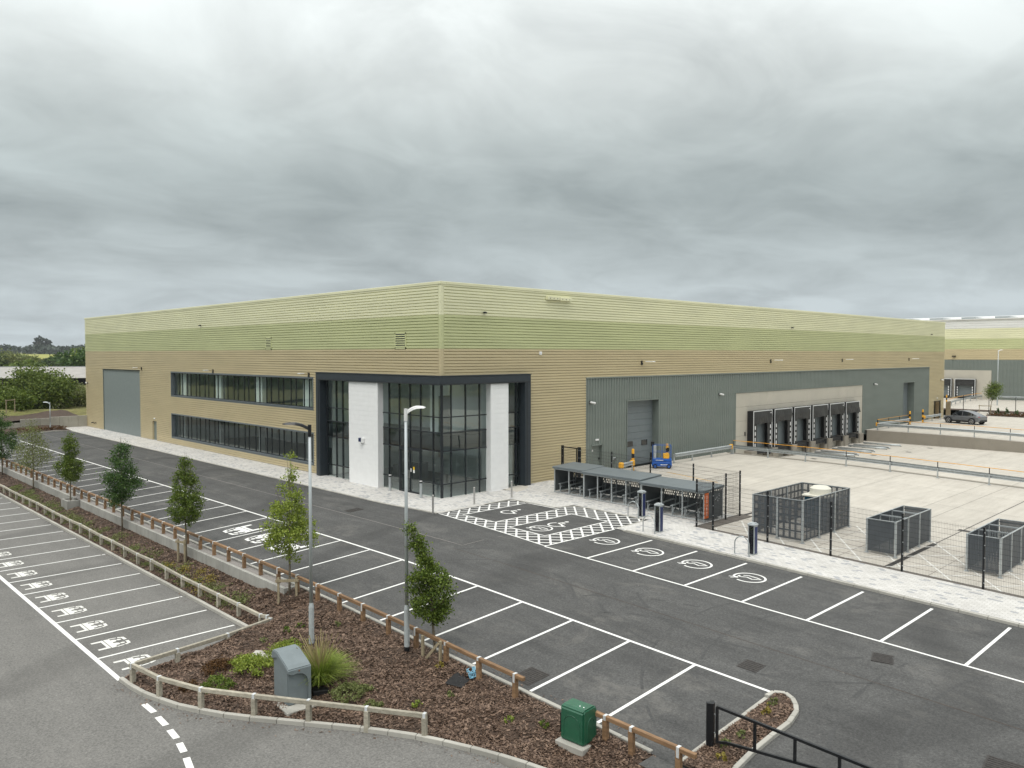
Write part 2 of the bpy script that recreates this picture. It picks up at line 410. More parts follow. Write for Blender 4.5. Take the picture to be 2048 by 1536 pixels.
glass('glazing', (0.90, 0.975, 0.96), 2.1)
glass('spandrel_glass', (0.16, 0.19, 0.20), 1.95)

def leafmat(name, c0, c1, trans=0.3):
    m, t, b = nodes(name); o = t.nodes['Material Output']
    g = t.nodes.new('ShaderNodeNewGeometry')
    r = ramp(t, [(0.0, c0), (1.0, c1)]); t.links.new(g.outputs['Random Per Island'], r.inputs[0])
    t.links.new(r.outputs[0], b.inputs['Base Color']); b.inputs['Roughness'].default_value = 0.55; b.inputs['Specular IOR Level'].default_value = 0.3
    tl = t.nodes.new('ShaderNodeBsdfTranslucent'); t.links.new(r.outputs[0], tl.inputs[0])
    mx = t.nodes.new('ShaderNodeMixShader'); mx.inputs[0].default_value = trans
    t.links.new(b.outputs[0], mx.inputs[1]); t.links.new(tl.outputs[0], mx.inputs[2]); t.links.new(mx.outputs[0], o.inputs[0])
leafmat('leaf_bright', (0.14, 0.20, 0.025), (0.33, 0.39, 0.07))
leafmat('leaf_mid', (0.055, 0.10, 0.014), (0.18, 0.235, 0.038))
leafmat('leaf_dark', (0.028, 0.072, 0.018), (0.10, 0.17, 0.04))
leafmat('leaf_olive', (0.12, 0.15, 0.045), (0.24, 0.26, 0.10))
leafmat('leaf_red', (0.07, 0.035, 0.015), (0.16, 0.085, 0.03))
leafmat('leaf_yellow', (0.22, 0.18, 0.03), (0.36, 0.29, 0.07))
leafmat('grass_blade', (0.14, 0.22, 0.025), (0.36, 0.42, 0.09))
leafmat('grass_dry', (0.25, 0.21, 0.09), (0.40, 0.33, 0.17))
leafmat('bush_leaf', (0.05, 0.09, 0.014), (0.19, 0.24, 0.05))
leafmat('far_leaf', (0.03, 0.055, 0.022), (0.09, 0.13, 0.045))
leafmat('wood_leaf', (0.016, 0.032, 0.022), (0.045, 0.068, 0.04), 0.15)
leafmat('chip', (0.05, 0.027, 0.017), (0.23, 0.155, 0.11), 0.0)

def groundmat():
    m, t, b = nodes('meadow')
    n = noise(t, pos(t), 0.05, 8, 0.65, 0.5); n2 = noise(t, pos(t), 1.2, 6, 0.7)
    r = ramp(t, [(0.35, (0.10, 0.105, 0.03)), (0.5, (0.16, 0.145, 0.045)), (0.65, (0.085, 0.115, 0.025))]); t.links.new(n, r.inputs[0])
    r2 = ramp(t, [(0.3, (0.7,)*3), (0.7, (1.3,)*3)]); t.links.new(n2, r2.inputs[0])
    t.links.new(mixc_(t, 1.0, r.outputs[0], r2.outputs[0], 'MULTIPLY'), b.inputs['Base Color']); b.inputs['Roughness'].default_value = 0.95
    t.links.new(bumpn(t, n2, 0.8, 0.2), b.inputs['Normal'])
groundmat()
M('crop_field', (0.27, 0.27, 0.055), 0.95, 0.0, 0.12, 0.05)
def mt(n): return MATS[n]

# ================================================================== THE SETTING
def G(x, y):
    """open country round the site: low meadow, hill to the north"""
    site = ss(-130, -60, x)*(1-ss(150, 260, x))*ss(-200, -110, y)*(1-ss(66.5, 69, y))
    h = 0.9
    if y > 64:
        h += 1.0*math.exp(-((y-74)/6.0)**2)*math.exp(-((x+8)/13.0)**2)
    d = math.hypot(x, y)
    hill = 8*ss(650, 1350, d)*(0.8+0.2*math.sin(math.atan2(y, x)*5+1)) + 6*ss(1500, 3500, d)
    return lerp(h, -2.0, site) + hill
def build_ground():
    rs = [0]+[8*i for i in range(1, 22)]+[190, 215, 250, 300, 360, 430, 520, 640, 780, 950, 1150, 1400, 1700, 2100, 2700, 3500, 5000, 7500]
    na = 144; vs = [(0, 20, G(0, 20))]; fs = []
    for r in rs[1:]:
        for k in range(na):
            a = 2*math.pi*k/na; x = r*math.cos(a); y = 20+r*math.sin(a); vs.append((x, y, G(x, y)))
    for k in range(na): fs.append((0, 1+k, 1+(k+1) % na))
    for i in range(len(rs)-2):
        for k in range(na):
            a = 1+i*na; b_ = a+na; fs.append((a+k, b_+k, b_+(k+1) % na, a+(k+1) % na))
    me = bpy.data.meshes.new('ground'); me.from_pydata(vs, [], fs); me.shade_smooth()
    tag(link('ground', me, mt('meadow')), kind='structure')
build_ground()
# bank of bare soil and rough grass behind the end wall
def bankz(x, y): return 1.05+0.5*ss(66, 75, y)*(0.6+0.4*math.sin(x*0.35+1.0))-0.6*ss(75, 84, y)+0.05*math.sin(x*2.1)*math.sin(y*1.7) - 0.5*(1-ss(-11.5, -7, x))*(1-ss(66, 72, y))
tag(sheet('soil_bank', fr(-24, -0.3, 0.6), fr(66.3, 77.0, 0.6), bankz, mt('soil')), kind='structure')
tag(sheet('grass_bank', fr(-70, 30, 1.6), fr(76.6, 100, 1.4), lambda x, y: bankz(x, y)-0.05 if x < 1 else 1.2, mt('meadow')), kind='structure')
# yellow-green crop field on the far hill
def fieldz(x, y): return G(x, y)+0.6
def field():
    c = Vector((175, 900)); vs = []; fs = []; n = 10
    for j in range(n+1):
        for i in range(n+1):
            x = 115+150*i/n; y = 820+330*j/n; vs.append((x, y, fieldz(x, y)))
    for j in range(n):
        for i in range(n): k = j*(n+1)+i; fs.append((k, k+1, k+n+2, k+n+1))
    me = bpy.data.meshes.new('field'); me.from_pydata(vs, [], fs); tag(link('field', me, mt('crop_field')), kind='structure')
field()

# ---- asphalt
car_park = tag(sheet('car_park', [-14.0]+fr(-13.0, 1.0, 1.0)+[1.2], fr(-70, -12.0, 1.0)+[-12.0+0.001], lambda x, y: T(x, y), mt('asphalt_new')), kind='structure')
tag(sheet('car_park_bays', [-14.0]+fr(-13.0, 4.0, 1.0), fr(-12.0, -3.4, 0.86), T, mt('asphalt_new')), kind='structure')
tag(sheet('car_park_lane', [-14.0]+fr(-13.0, -3.0, 1.0), fr(-3.4, 61.2, 1.0), T, mt('asphalt_new')), kind='structure')
tag(sheet('access_road', [1.2, 4.4], [-70, -60, -50, -40.2], lambda x, y: T(x, y)-0.012, mt('asphalt_new')), kind='structure')
tag(sheet('estate_road', fr(4.4, 140, 9), fr(-112, -70, 7), lambda x, y: T(40, -70)-0.02, mt('asphalt_old')), kind='structure')
def lowz(x, y): return LOW
tag(sheet('lower_road', fr(-44, -16.25, 6), fr(-90, -31, 6)+fr(-30, 70, 5), lowz, mt('asphalt_old')), kind='structure')
lower_lot = bpy.data.objects['lower_road']
tag(sheet('site_road', fr(-90, 4, 6), fr(-110, -70, 8), lambda x, y: lerp(LOW, T(x, -70), ss(-18, -12, x))-0.01, mt('asphalt_new')), kind='structure')
tag(sheet('entrance_apron', fr(-16.3, -13.9, 0.6), fr(-70, -29, 1.5), lambda x, y: lerp(LOW+0.004, T(-14, y)-0.004, ss(-16.2, -14, x)), mt('asphalt_new')), kind='structure')

# ---- block paving (flush at the entrance, kerbed along the charging bays)
def P(x, y): return T(x, y)+lerp(0.10, 0.025, ss(-14.0, -12.0, y))
tag(sheet('paving_west', fr(-3.06, 0.3, 0.42), fr(-3.5, 66.2, 1.0), lambda x, y: T(x, y)+0.03, mt('block_paving')), kind='structure')
tag(sheet('paving_entrance', fr(0.3, 9.2, 0.6), fr(-3.2, 0.25, 0.5), lambda x, y: T(x, y)+0.03, mt('block_paving')), kind='structure')
tag(sheet('paving_cycle_bay', fr(2.62, 9.2, 0.66), fr(-6.85, -3.2, 0.5), lambda x, y: T(x, y)+0.03, mt('block_paving')), kind='structure')
tag(sheet('paving_cycle_row', fr(3.85, 8.5, 0.5), fr(-12.0, -6.85, 0.6), lambda x, y: T(x, y)+0.03, mt('block_paving')), kind='structure')
tag(sheet('paving_end', fr(3.85, 8.3, 0.5), fr(-14.3, -12.0, 0.4), lambda x, y: T(x, y)+0.03 if x > 4.15 else P(x, y), mt('block_paving')), kind='structure')
tag(sheet('paving_footway', fr(1.06, 3.85, 0.3), fr(-14.3, -12.0, 0.4), P, mt('block_paving')), kind='structure')
tag(sheet('paving_footway_south', fr(1.06, 4.15, 0.34), fr(-40.2, -14.3, 0.8), P, mt('block_paving')), kind='structure')
tag(sheet('gravel_margin', fr(4.15, 4.6, 0.15), fr(-40.2, -14.3, 0.8), lambda x, y: T(x, y)+0.05, mt('gravel_dark')), kind='structure')
tag(sheet('gravel_return', fr(4.6, 8.9, 0.4), fr(-15.0, -14.3, 0.2), lambda x, y: T(x, y)+0.02, mt('gravel_dark')), kind='structure')

# ---- concrete yard: cast slabs over a dark joint bed, with the sunken dock between
yard = tag(sheet('yard', [4.6, 31.2], [-70]+fr(-40, -0.02, 2.0), lambda x, y: T(max(x, 9), y)-0.03, mt('soil')), kind='structure')
yard_far = tag(sheet('yard_upper', [60.3, 101], [-70]+fr(-40, -0.02, 2.0), lambda x, y: T(40, y)-0.03, mt('soil')), kind='structure')
dock_floor = tag(sheet('dock_floor', [31.2, 60.3], [-70, -0.02], lambda x, y: -1.13, mt('soil')), kind='structure')
def slabs(parent, x0, x1, y0, y1, dx, dy, zf, g=0.009):
    for xa, xb in zip(fr(x0, x1, dx)[:-1], fr(x0, x1, dx)[1:]):
        for ya, yb in zip(fr(y0, y1, dy)[:-1], fr(y0, y1, dy)[1:]):
            s = sheet('slab', [xa+g, xb-g], fr(ya+g, yb-g, 1.2), zf, mt('yard_concrete'), parent)
yz = lambda x, y: T(max(x, 9.0), y)
slabs(yard, 4.62, 31.2, -40, -0.02, 5.32, 5.0, yz)
slabs(yard, 4.62, 31.2, -70, -40, 8.9, 10.0, yz)
slabs(dock_floor, 31.45, 60.05, -40, -0.02, 5.72, 6.7, lambda x, y: -1.10)
slabs(dock_floor, 31.45, 60.05, -70, -40, 9.5, 10, lambda x, y: -1.10)
slabs(yard_far, 60.3, 101, -36, -0.02, 6.8, 6.0, yz)
pw = MB()
for xa, xb, yf in ((30.95, 31.45, 0), (60.05, 60.55, 0)):
    for ya, yb in zip(fr(-70, -0.35, 2.5)[:-1], fr(-70, -0.35, 2.5)[1:]):
        za, zb_ = T(40, ya)+0.02, T(40, yb)+0.02
        pw.add([(xa, ya, -1.6), (xb, ya, -1.6), (xb, yb, -1.6), (xa, yb, -1.6), (xa, ya, za), (xb, ya, za), (xb, yb, zb_), (xa, yb, zb_)],
               [(0,3,2,1),(4,5,6,7),(1,2,6,5),(3,0,4,7)])
w = tag(pw.build('dock_retaining_wall', mt('pit_wall')), kind='structure')
# second yard beyond
tag(sheet('neighbour_yard', fr(104, 137, 8), fr(-80, 60, 10), lambda x, y: 0.12, mt('yard_concrete')), kind='structure')
tag(sheet('planting_strip', [101, 104.2], fr(-60, 10, 5), lambda x, y: 0.16, mt('soil')), kind='structure')
# drainage channels in the yard
def strip(name, x0, x1, y0, y1, dz, mat, parent, w=None):
    return sheet(name, fr(x0, x1, 1.5) if x1-x0 > 1.5 else [x0, x1], fr(y0, y1, 1.5) if y1-y0 > 1.5 else [y0, y1], lambda x, y: yz(x, y)+dz, mat, parent)
strip('drain_channel', 4.66, 10.6, -23.52, -23.30, 0.006, mt('cast_iron'), yard)
strip('drain_channel', 8.9, 11.5, -14.62, -14.42, 0.006, mt('cast_iron'), yard)
strip('expansion_joint', 10.6, 31.0, -23.43, -23.38, 0.004, mt('cast_iron'), yard)
strip('expansion_joint', 4.66, 31.0, -21.35, -21.325, 0.004, mt('gravel_dark'), yard)
strip('drain_grate', 14.4, 14.75, -24.2, -23.2, 0.008, mt('cast_iron'), yard)
for x0, y0 in ((41, -3.4), (47.5, -6.2), (52.5, -7.6), (57.5, -7.9)):
    sheet('drain_grate', [x0, x0+0.5], [y0, y0+0.5], lambda x, y: -1.094, mt('cast_iron'), dock_floor)

# ---- painted markings
def stroke(mb, pts, w, zf, dz=0.006, closed=False, step=0.5):
    P2 = [Vector((p[0], p[1], 0)) for p in pts]
    if closed: P2.append(P2[0])
    q = []
    for a, b_ in zip(P2[:-1], P2[1:]):
        n = max(1, int((b_-a).length/step))
        for i in range(n): q.append(a.lerp(b_, i/n))
    q.append(P2[-1]); vs = []
    for i, p in enumerate(q):
        if closed and i in (0, len(q)-1): d = (q[1]-q[0]).normalized()+(q[-1]-q[-2]).normalized()
        else: d = q[min(i+1, len(q)-1)]-q[max(i-1, 0)]
        d.normalize(); s = Vector((-d.y, d.x, 0))*(w/2)
        for t in (p+s, p-s): vs.append((t.x, t.y, zf(t.x, t.y)+dz))
    mb.add(vs, [(2*i, 2*i+1, 2*i+3, 2*i+2) for i in range(len(q)-1)])
def blob(mb, pts, zf, dz=0.006):
    mb.add([(x, y, zf(x, y)+dz) for x, y in pts], [tuple(range(len(pts)))])
def line(parent, pts, w, zf, mat='road_paint', name='bay_line', **k):
    m = MB(); stroke(m, pts, w, zf, **k); return m.build(name, mt(mat), parent)
X1F, X1B, Y1 = -3.98, 0.62, -14.537
X2F, X2B, Y2 = -9.355, -13.82, -4.129
line(car_park, [(X1F, -12.1), (X1F, -36.5)], 0.10, T)
for i in range(9): line(car_park, [(X1F+0.05, Y1-2.4*i), (X1B, Y1-2.4*i)], 0.10, T)
line(car_park, [(X2F, -25.75), (X2F, 58.0)], 0.10, T)
for k in range(-26, 9):
    y = Y2-2.4*k
    if y < 57.5: line(car_park, [(X2B, y), (X2F-0.05, y)], 0.10, T)
X3F, X3B = -21.2, -16.5
line(lower_lot, [(X3F, -10.62), (X3F, 42)], 0.15, lowz)
for k in range(0, 18): line(lower_lot, [(X3F+0.08, -8.3+2.4*k), (X3B, -8.3+2.4*k)], 0.10, lowz)
for (xa, ya), (xb, yb) in (((-21.28, -12.86), (-21.27, -13.6)), ((-21.30, -13.95), (-21.33, -14.62)), ((-21.36, -14.95), (-21.41, -15.55)), ((-21.46, -15.85), (-21.56, -16.4)), ((-21.63, -16.72), (-21.78, -17.35)), ((-21.9, -17.7), (-22.15, -18.4))):
    line(lower_lot, [(xa, ya), (xb, yb)], 0.17, lowz, name='give_way_dash')
# car-share symbols: a car seen head-on with two people behind the windscreen
def share_symbol(parent, x, y, L, W, flip, zf, mat):
    m = MB(); f = -1 if flip else 1
    def q(a, b_): return (x+f*a*L/2, y+b_*W/2)      # a: -1 wheels .. +1 roof
    for s in (-1, 1):
        blob(m, [q(-1, s*0.95), q(-1, s*0.68), q(-0.3, s*0.62), q(-0.3, s*0.95)][::s], zf)
        blob(m, [q(0.12, s*0.10), q(0.12, s*0.62), q(0.30, s*0.62), q(0.42, s*0.52), q(0.42, s*0.28), q(0.30, s*0.14)][::-s], zf, 0.0065)
        blob(m, [q(0.44+0.15+0.15*math.cos(t), s*(0.40)+0.15*math.sin(t)) for t in [2*math.pi*k/10 for k in range(10)]][::f], zf)
        stroke(m, [q(0.10, s*0.97), q(0.55, s*0.88)], 0.07*W, zf)
        stroke(m, [q(0.62, s*0.86), q(0.9, s*0.72), q(0.93, s*0.15)], 0.11*W, zf)
    blob(m, [q(-0.45, -0.95), q(-0.45, 0.95), q(-0.27, 0.98), q(-0.27, -0.98)][::-1], zf, 0.0065)
    blob(m, [q(-0.22, -0.98), q(-0.22, 0.98), q(0.12, 0.95), q(0.12, -0.95)][::-1], zf)
    return m.build('car_share_symbol', mt(mat), parent)
for y in (1.87, -0.53, -2.93): share_symbol(car_park, -11.42, y-0.13, 1.55, 1.42, True, T, 'road_paint')
for k in range(9): share_symbol(lower_lot, -20.36, -9.52+2.4*k+0.1*(k == 0), 1.05, 0.98, False, lowz, 'road_paint_worn')
# electric-vehicle symbols: a car outline with a plug inside a ring
def ev_symbol(parent, x, y, r, zf):
    m = MB()
    ring = [(x+r*math.cos(math.radians(a)), y+r*math.sin(math.radians(a))) for a in range(158, 484, 8)]
    stroke(m, ring, 0.085, zf, step=0.2)
    c, s = 0.72, -0.69
    def q(a, b_): return (x+r*(a*c+b_*0.69), y+r*(a*s+b_*0.72))
    stroke(m, [q(-0.52, 0.18), q(-0.15, 0.10), q(0.05, -0.35), q(0.62, -0.42), q(0.50, -0.10), q(0.10, 0.42), q(-0.25, 0.50)], 0.075, zf, step=0.15)
    stroke(m, [q(-0.52, 0.18), q(-0.62, 0.42), q(-0.45, 0.52)], 0.075, zf)
    stroke(m, [q(-1.0, 0.18), q(-0.72, 0.10)], 0.16, zf); stroke(m, [q(-1.28, 0.30), q(-1.02, 0.24)], 0.055, zf); stroke(m, [q(-1.25, 0.02), q(-0.99, 0.06)], 0.055, zf)
    return m.build('ev_symbol', mt('road_paint'), parent)
for i in range(4): ev_symbol(car_park, -1.12, -13.25-2.4*i, 0.60, T)
ev_symbol(car_park, -1.62, -9.6, 0.56, T)
def wheelchair(parent, x, y, zf):
    m = MB()
    stroke(m, [(x+0.40*math.cos(math.radians(a)), y+0.40*math.sin(math.radians(a))) for a in range(40, 300, 10)], 0.10, zf, step=0.2)
    stroke(m, [(x+0.66, y+0.03), (x+0.30, y+0.13), (x+0.16, y-0.22), (x-0.10, y-0.50), (x-0.02, y-0.62)], 0.11, zf)
    stroke(m, [(x+0.44, y+0.06), (x+0.42, y-0.22)], 0.09, zf)
    blob(m, [(x+0.83+0.11*math.cos(t), y+0.05+0.11*math.sin(t)) for t in [2*math.pi*k/12 for k in range(12)]], zf)
    return m.build('wheelchair_symbol', mt('road_paint'), parent)
wheelchair(car_park, -0.45, -9.55, T); wheelchair(car_park, -0.05, -5.72, T)
# hatched safety zone round the two accessible bays
HA = (-2.58, 1.98, -10.80, -8.40); HB = (-2.30, 2.45, -7.08, -4.62)
def inhatch(x, y):
    if not (lerp(-3.90, -2.98, (y+12.1)/8.65) < x and -12.08 < y < -3.42): return False
    if y > -6.85 and x > 2.5: return False
    if x > 3.75: return False
    for a, b_, c, d in (HA, HB):
        if a < x < b_ and c < y < d: return False
    return True
hm = MB()
for sgn in (1, -1):
    dx, dy = 0.7071, 0.7071*sgn
    for k in range(-40, 41):
        o = 0.52*k; ox, oy = -dy*o, -7.8+dx*o
        run = None; t = -12.0
        while t < 12.01:
            x, y = ox+dx*t, oy+dy*t; ins = inhatch(x, y)
            if ins and run is None: run = (x, y)
            if run is not None and (not ins):
                e = (x-dx*0.03, y-dy*0.03)
                if math.hypot(e[0]-run[0], e[1]-run[1]) > 0.08: stroke(hm, [run, e], 0.10, T, dz=0.006 if sgn > 0 else 0.009, step=0.7)
                run = None
            t += 0.03
hm.build('hatching', mt('road_paint'), car_park)
ho = MB()
for a, b_, c, d in (HA, HB): stroke(ho, [(a, c), (b_, c), (b_, d), (a, d)], 0.09, T, closed=True, dz=0.012)
stroke(ho, [(-3.0, -3.45), (-3.92, -12.1), (0.95, -12.1)], 0.09, T, dz=0.012)
ho.build('hatching_border', mt('road_paint'), car_park)
# yard hatching seen through the fence
ym = MB()
def inyard(x, y): return 4.75 < x < 11.2 and -33 < y < -15.2 and not (-14.9 < y)
for sgn in (1, -1):
    for k in range(-16, 40):
        o = -40+k*1.75
        run = None
        for i in range(0, 900):
            x = 4.6+i*0.01; y = o+sgn*(x-4.6)*0.72+(0 if sgn > 0 else 8)
            ins = inyard(x, y)
            if ins and run is None: run = (x, y)
            if run is not None and not ins:
                if abs(x-run[0]) > 0.2: stroke(ym, [run, (x, y)], 0.075, yz, dz=0.005 if sgn > 0 else 0.008, step=0.6)
                run = None
ym.build('yard_hatching', mt('road_paint_worn'), yard)
line(yard, [(18.0, -3.2), (16.6, -8.2)], 0.09, yz, 'yellow', 'yellow_line')

sm = MB()
stroke(sm, [(-6.35, 60), (-6.35, -9.3), (-4.05, -9.5)], 0.035, T, dz=0.003, step=1.0); sm.build('asphalt_seam', mt('gravel'), car_park)
sm = MB(); stroke(sm, [(-6.9, -9.3), (-6.9, -36)], 0.02, T, dz=0.003, step=1.0); sm.build('asphalt_seam', mt('soil'), car_park)
# ---- covers and patches in the asphalt
def cover(name, x, y, lx, ly, rz, label, zf=T, mat='cast_iron', group=None, dz=0.008):
    m = MB(); c, s = math.cos(rz), math.sin(rz)
    m.box(-lx/2, -ly/2, -0.03, lx/2, ly/2, 0.0)
    r = MB(); n = int(lx/0.09)
    for i in range(n): r.box(-lx/2+0.03+i*lx/n, -ly/2+0.04, 0.0, -lx/2+0.03+i*lx/n+0.035, ly/2-0.04, 0.006)
    root = thing(name, label, 'drain cover', (x, y, zf(x, y)+dz), rz, group, world=False)
    m.build('frame', mt(mat), root); r.build('grating', mt(mat), root)
    sy = (zf(x, y+0.5)-zf(x, y-0.5)); sx = zf(x+0.5, y)-zf(x-0.5, y); root.rotation_euler = (math.atan(sy), -math.atan(sx), rz)
cover('drain_cover', -8.32, -24.55, 0.62, 0.62, 0.0, 'square iron drain cover in the pale dusty patch of asphalt')
cover('drain_cover', -5.25, -27.1, 0.66, 0.60, 0.3, 'rough dark patched drain cover beside the charging bay line')
cover('drain_cover', -13.2, -20.3, 0.9, 0.75, 0.0, 'dark drain cover by the brown knee rail kerb')
cover('drain_cover', -9.35, -31.4, 1.5, 1.1, 0.1, 'large dark cover in the asphalt beside the barrier gate')
cover('drain_cover', -5.6, 0.6, 0.85, 0.6, 0.0, 'dark cover in the lane opposite the glazed entrance')
sheet('asphalt_patch', [-14.6, -13.9], [-25.9, -25.2], lambda x, y: T(-13.9, y)-0.01, mt('asphalt_new'), car_park)

# tyre marks left by turning cars
tm = MB()
def arc_mark(cx, cy, r, a0, a1, w=0.13):
    for dr_ in (0, 1.55):
        n = 26; pts = [(cx+(r+dr_)*math.cos(lerp(a0, a1, k/n)), cy+(r+dr_)*math.sin(lerp(a0, a1, k/n))) for k in range(n+1)]
        for i in range(0, n, 2):
            if random.random() < 0.55 and all(-13.2 < p_[0] < 0.5 and p_[1] < -12.5 or (-13.2 < p_[0] < -4.2) for p_ in pts[i:i+3]): stroke(tm, pts[i:i+3], w*random.uniform(0.5, 1.0), T, dz=0.0025, step=0.3)
arc_mark(-6.6, -29.0, 6.2, 1.2, 2.6); arc_mark(-2.0, -22.5, 5.5, 2.2, 4.0); arc_mark(-10.5, -14.0, 4.2, -0.9, 0.9); arc_mark(-7.5, -38, 9, 1.2, 2.0); arc_mark(-12, -22, 5.0, -0.4, 0.8)
tm.build('tyre_marks', mt('tyre_mark'), car_park)
# ---- kerbs: every stone its own piece
kerb_me = unitbox('kerb_stone', mt('kerb_concrete'), 1.0, 0.13, 0.30, 0.012)
edge_me = unitbox('edging_stone', mt('kerb_concrete'), 1.0, 0.10, 0.22, 0.006)
def kerb_run(parent, pts, zf, me=kerb_me, L=0.915, gap=0.012):
    """stones along a polyline; zf gives the level of their top"""
    P2 = [Vector(p) for p in pts]; seg = [0.0]
    for a, b_ in zip(P2[:-1], P2[1:]): seg.append(seg[-1]+(b_-a).length)
    tot = seg[-1]; n = max(1, round(tot/L))
    def at(s):
        for i in range(len(P2)-1):
            if s <= seg[i+1]+1e-6: return P2[i].lerp(P2[i+1], (s-seg[i])/(seg[i+1]-seg[i]))
        return P2[-1]
    for i in range(n):
        a, b_ = at(tot*i/n), at(tot*(i+1)/n)
        A = Vector((a.x, a.y, zf(a.x, a.y))); B = Vector((b_.x, b_.y, zf(b_.x, b_.y)))
        d = B-A; j = random.uniform(-0.004, 0.004)
        place('kerb_stone', me, (A+B)/2+Vector((0, 0, j)), d, ((d.length-gap), 1, 1), parent)
kerb = tag(bpy.data.objects.new('kerb', None), kind='structure'); COL.objects.link(kerb)
CURVE = [(-21.25, -10.68), (-21.2, -11.94), (-20.98, -12.88), (-20.75, -13.74), (-20.38, -14.56), (-20.0, -15.31), (-19.49, -16.09), (-18.57, -17.39),
         (-17.65, -18.73), (-16.95, -20.0), (-16.48, -21.15), (-16.05, -22.49), (-15.75, -23.9), (-15.55, -25.4), (-15.45, -27.0), (-15.5, -28.4)]
def zlow(x, y): return LOW+0.12
def zmain(x, y): return T(-13.95, y)+0.035
kerb_run(kerb, [(-13.93, 60.6), (-13.93, -25.1)], zmain)
kerb_run(kerb, [(-16.33, 45), (-16.33, -10.05)], zlow)
kerb_run(kerb, [(-16.40, -10.12), (-21.22, -10.72)], lambda x, y: LOW+0.02, edge_me)
kerb_run(kerb, [(x+0.06, y) for x, y in CURVE], zlow, L=0.8)
ISL = [(-13.85, -25.84), (-9.75, -25.80), (-9.42, -25.84), (-9.25, -26.0), (-9.30, -26.25), (-9.55, -26.52), (-9.95, -26.74), (-10.6, -26.86), (-11.6, -26.84), (-13.1, -26.86), (-14.0, -27.2), (-14.7, -27.8), (-15.2, -28.6)]
kerb_run(kerb, ISL[:2], lambda x, y: T(x, y)+0.03)
kerb_run(kerb, ISL[1:8], lambda x, y: T(x, y)+0.10, L=0.34)
kerb_run(kerb, ISL[7:], lambda x, y: T(x, y)+0.10)
kerb_run(kerb, [(0.99, -12.75), (0.99, -40)], lambda x, y: T(x, y)+0.10)
kerb_run(kerb, [(-3.12, -3.4), (-3.12, 61)], lambda x, y: T(x, y)+0.05)
kerb_run(kerb, [(-3.05, 61.15), (-9.2, 60.6), (-14, 60.4)], lambda x, y: T(x, y)+0.07)
kerb_run(kerb, [(-3.0, -3.36), (2.62, -3.16), (2.58, -6.85), (3.82, -6.85), (3.82, -11.95), (0.99, -12.1), (0.99, -12.7)], lambda x, y: T(x, y)+0.034, edge_me)

# ---- planting beds
XLOW = [(y, x+0.12) for x, y in CURVE]
def xl(y):
    if y > -10.05: return -16.27
    if y > -10.72: return lerp(-16.4, -21.15, (-10.05-y)/0.67)
    for (ya, xa), (yb, xb) in zip(XLOW[:-1], XLOW[1:]):
        if yb <= y <= ya: return lerp(xa, xb, (ya-y)/(ya-yb))
    return XLOW[-1][1]
def xh(y):
    if y > -8.32: return -14.52
    if y > -25.82: return -14.0
    return -13.95 if y > -27.2 else lerp(-13.95, -15.25, min(1, (-27.2-y)/1.3))
def bedz(x, y):
    a, b_ = xl(y), (lerp(-14.52, -14.0, ss(-6.0, -8.3, y)) if y > -25.8 else xh(y))
    s = min(1, max(0, (x-a)/max(0.05, b_-a)))
    zl_ = LOW+0.09
    zh = lerp(-0.90, T(-13.95, y)-0.02, ss(-6.0, -8.6, y)) if y > -9 else T(-13.95, y)-0.02
    n = 0.022*math.sin(x*3.1+y*1.3)+0.02*math.sin(x*1.7-y*2.9)+0.012*math.sin(x*7.3+y*6.1)
    e = min(1, s*6)*min(1, (1-s)*6)
    return lerp(zl_, zh, 0.75*s+0.25*s*s*(3-2*s))+n*e*1.6
def islz(x, y): return T(x, y)+0.06+0.02*math.sin(x*5+y*3)
def bed(name, ys, nx):
    vs = [(lerp(xl(y), xh(y), i/nx), y, 0) for y in ys for i in range(nx+1)]
    vs = [(x, y, bedz(x, y)) for x, y, _ in vs]
    fs = [(j*(nx+1)+i, j*(nx+1)+i+1, (j+1)*(nx+1)+i+1, (j+1)*(nx+1)+i) for j in range(len(ys)-1) for i in range(nx)]
    me = bpy.data.meshes.new(name); me.from_pydata(vs, [], fs); me.shade_smooth(); return tag(link(name, me, mt('soil')), kind='structure')
bed('planting_bed', fr(45, -8.3, 0.5), 8); bed('planting_bed_corner', fr(-8.33, -10.05, 0.15)+fr(-10.12, -10.72, 0.06)+fr(-10.8, -28.4, 0.22), 30)
ISLP = [(-13.95, -25.9), (-9.78, -25.87), (-9.45, -25.91), (-9.33, -26.03), (-9.37, -26.22), (-9.6, -26.46), (-9.98, -26.67), (-10.6, -26.79), (-11.6, -26.77), (-13.1, -26.79), (-13.95, -27.1)]
def inpoly(x, y, poly):
    c = False
    for (x0, y0), (x1, y1) in zip(poly, poly[1:]+poly[:1]):
        if (y0 > y) != (y1 > y) and x < (x1-x0)*(y-y0)/(y1-y0)+x0: c = not c
    return c
im = MB(); im.add([(x, y, islz(x, y)) for x, y in ISLP]+[(-11.7, -26.35, islz(-11.7, -26.35))], [(i, (i+1) % len(ISLP), len(ISLP)) for i in range(len(ISLP))])
tag(im.build('planting_island', mt('soil')), kind='structure')
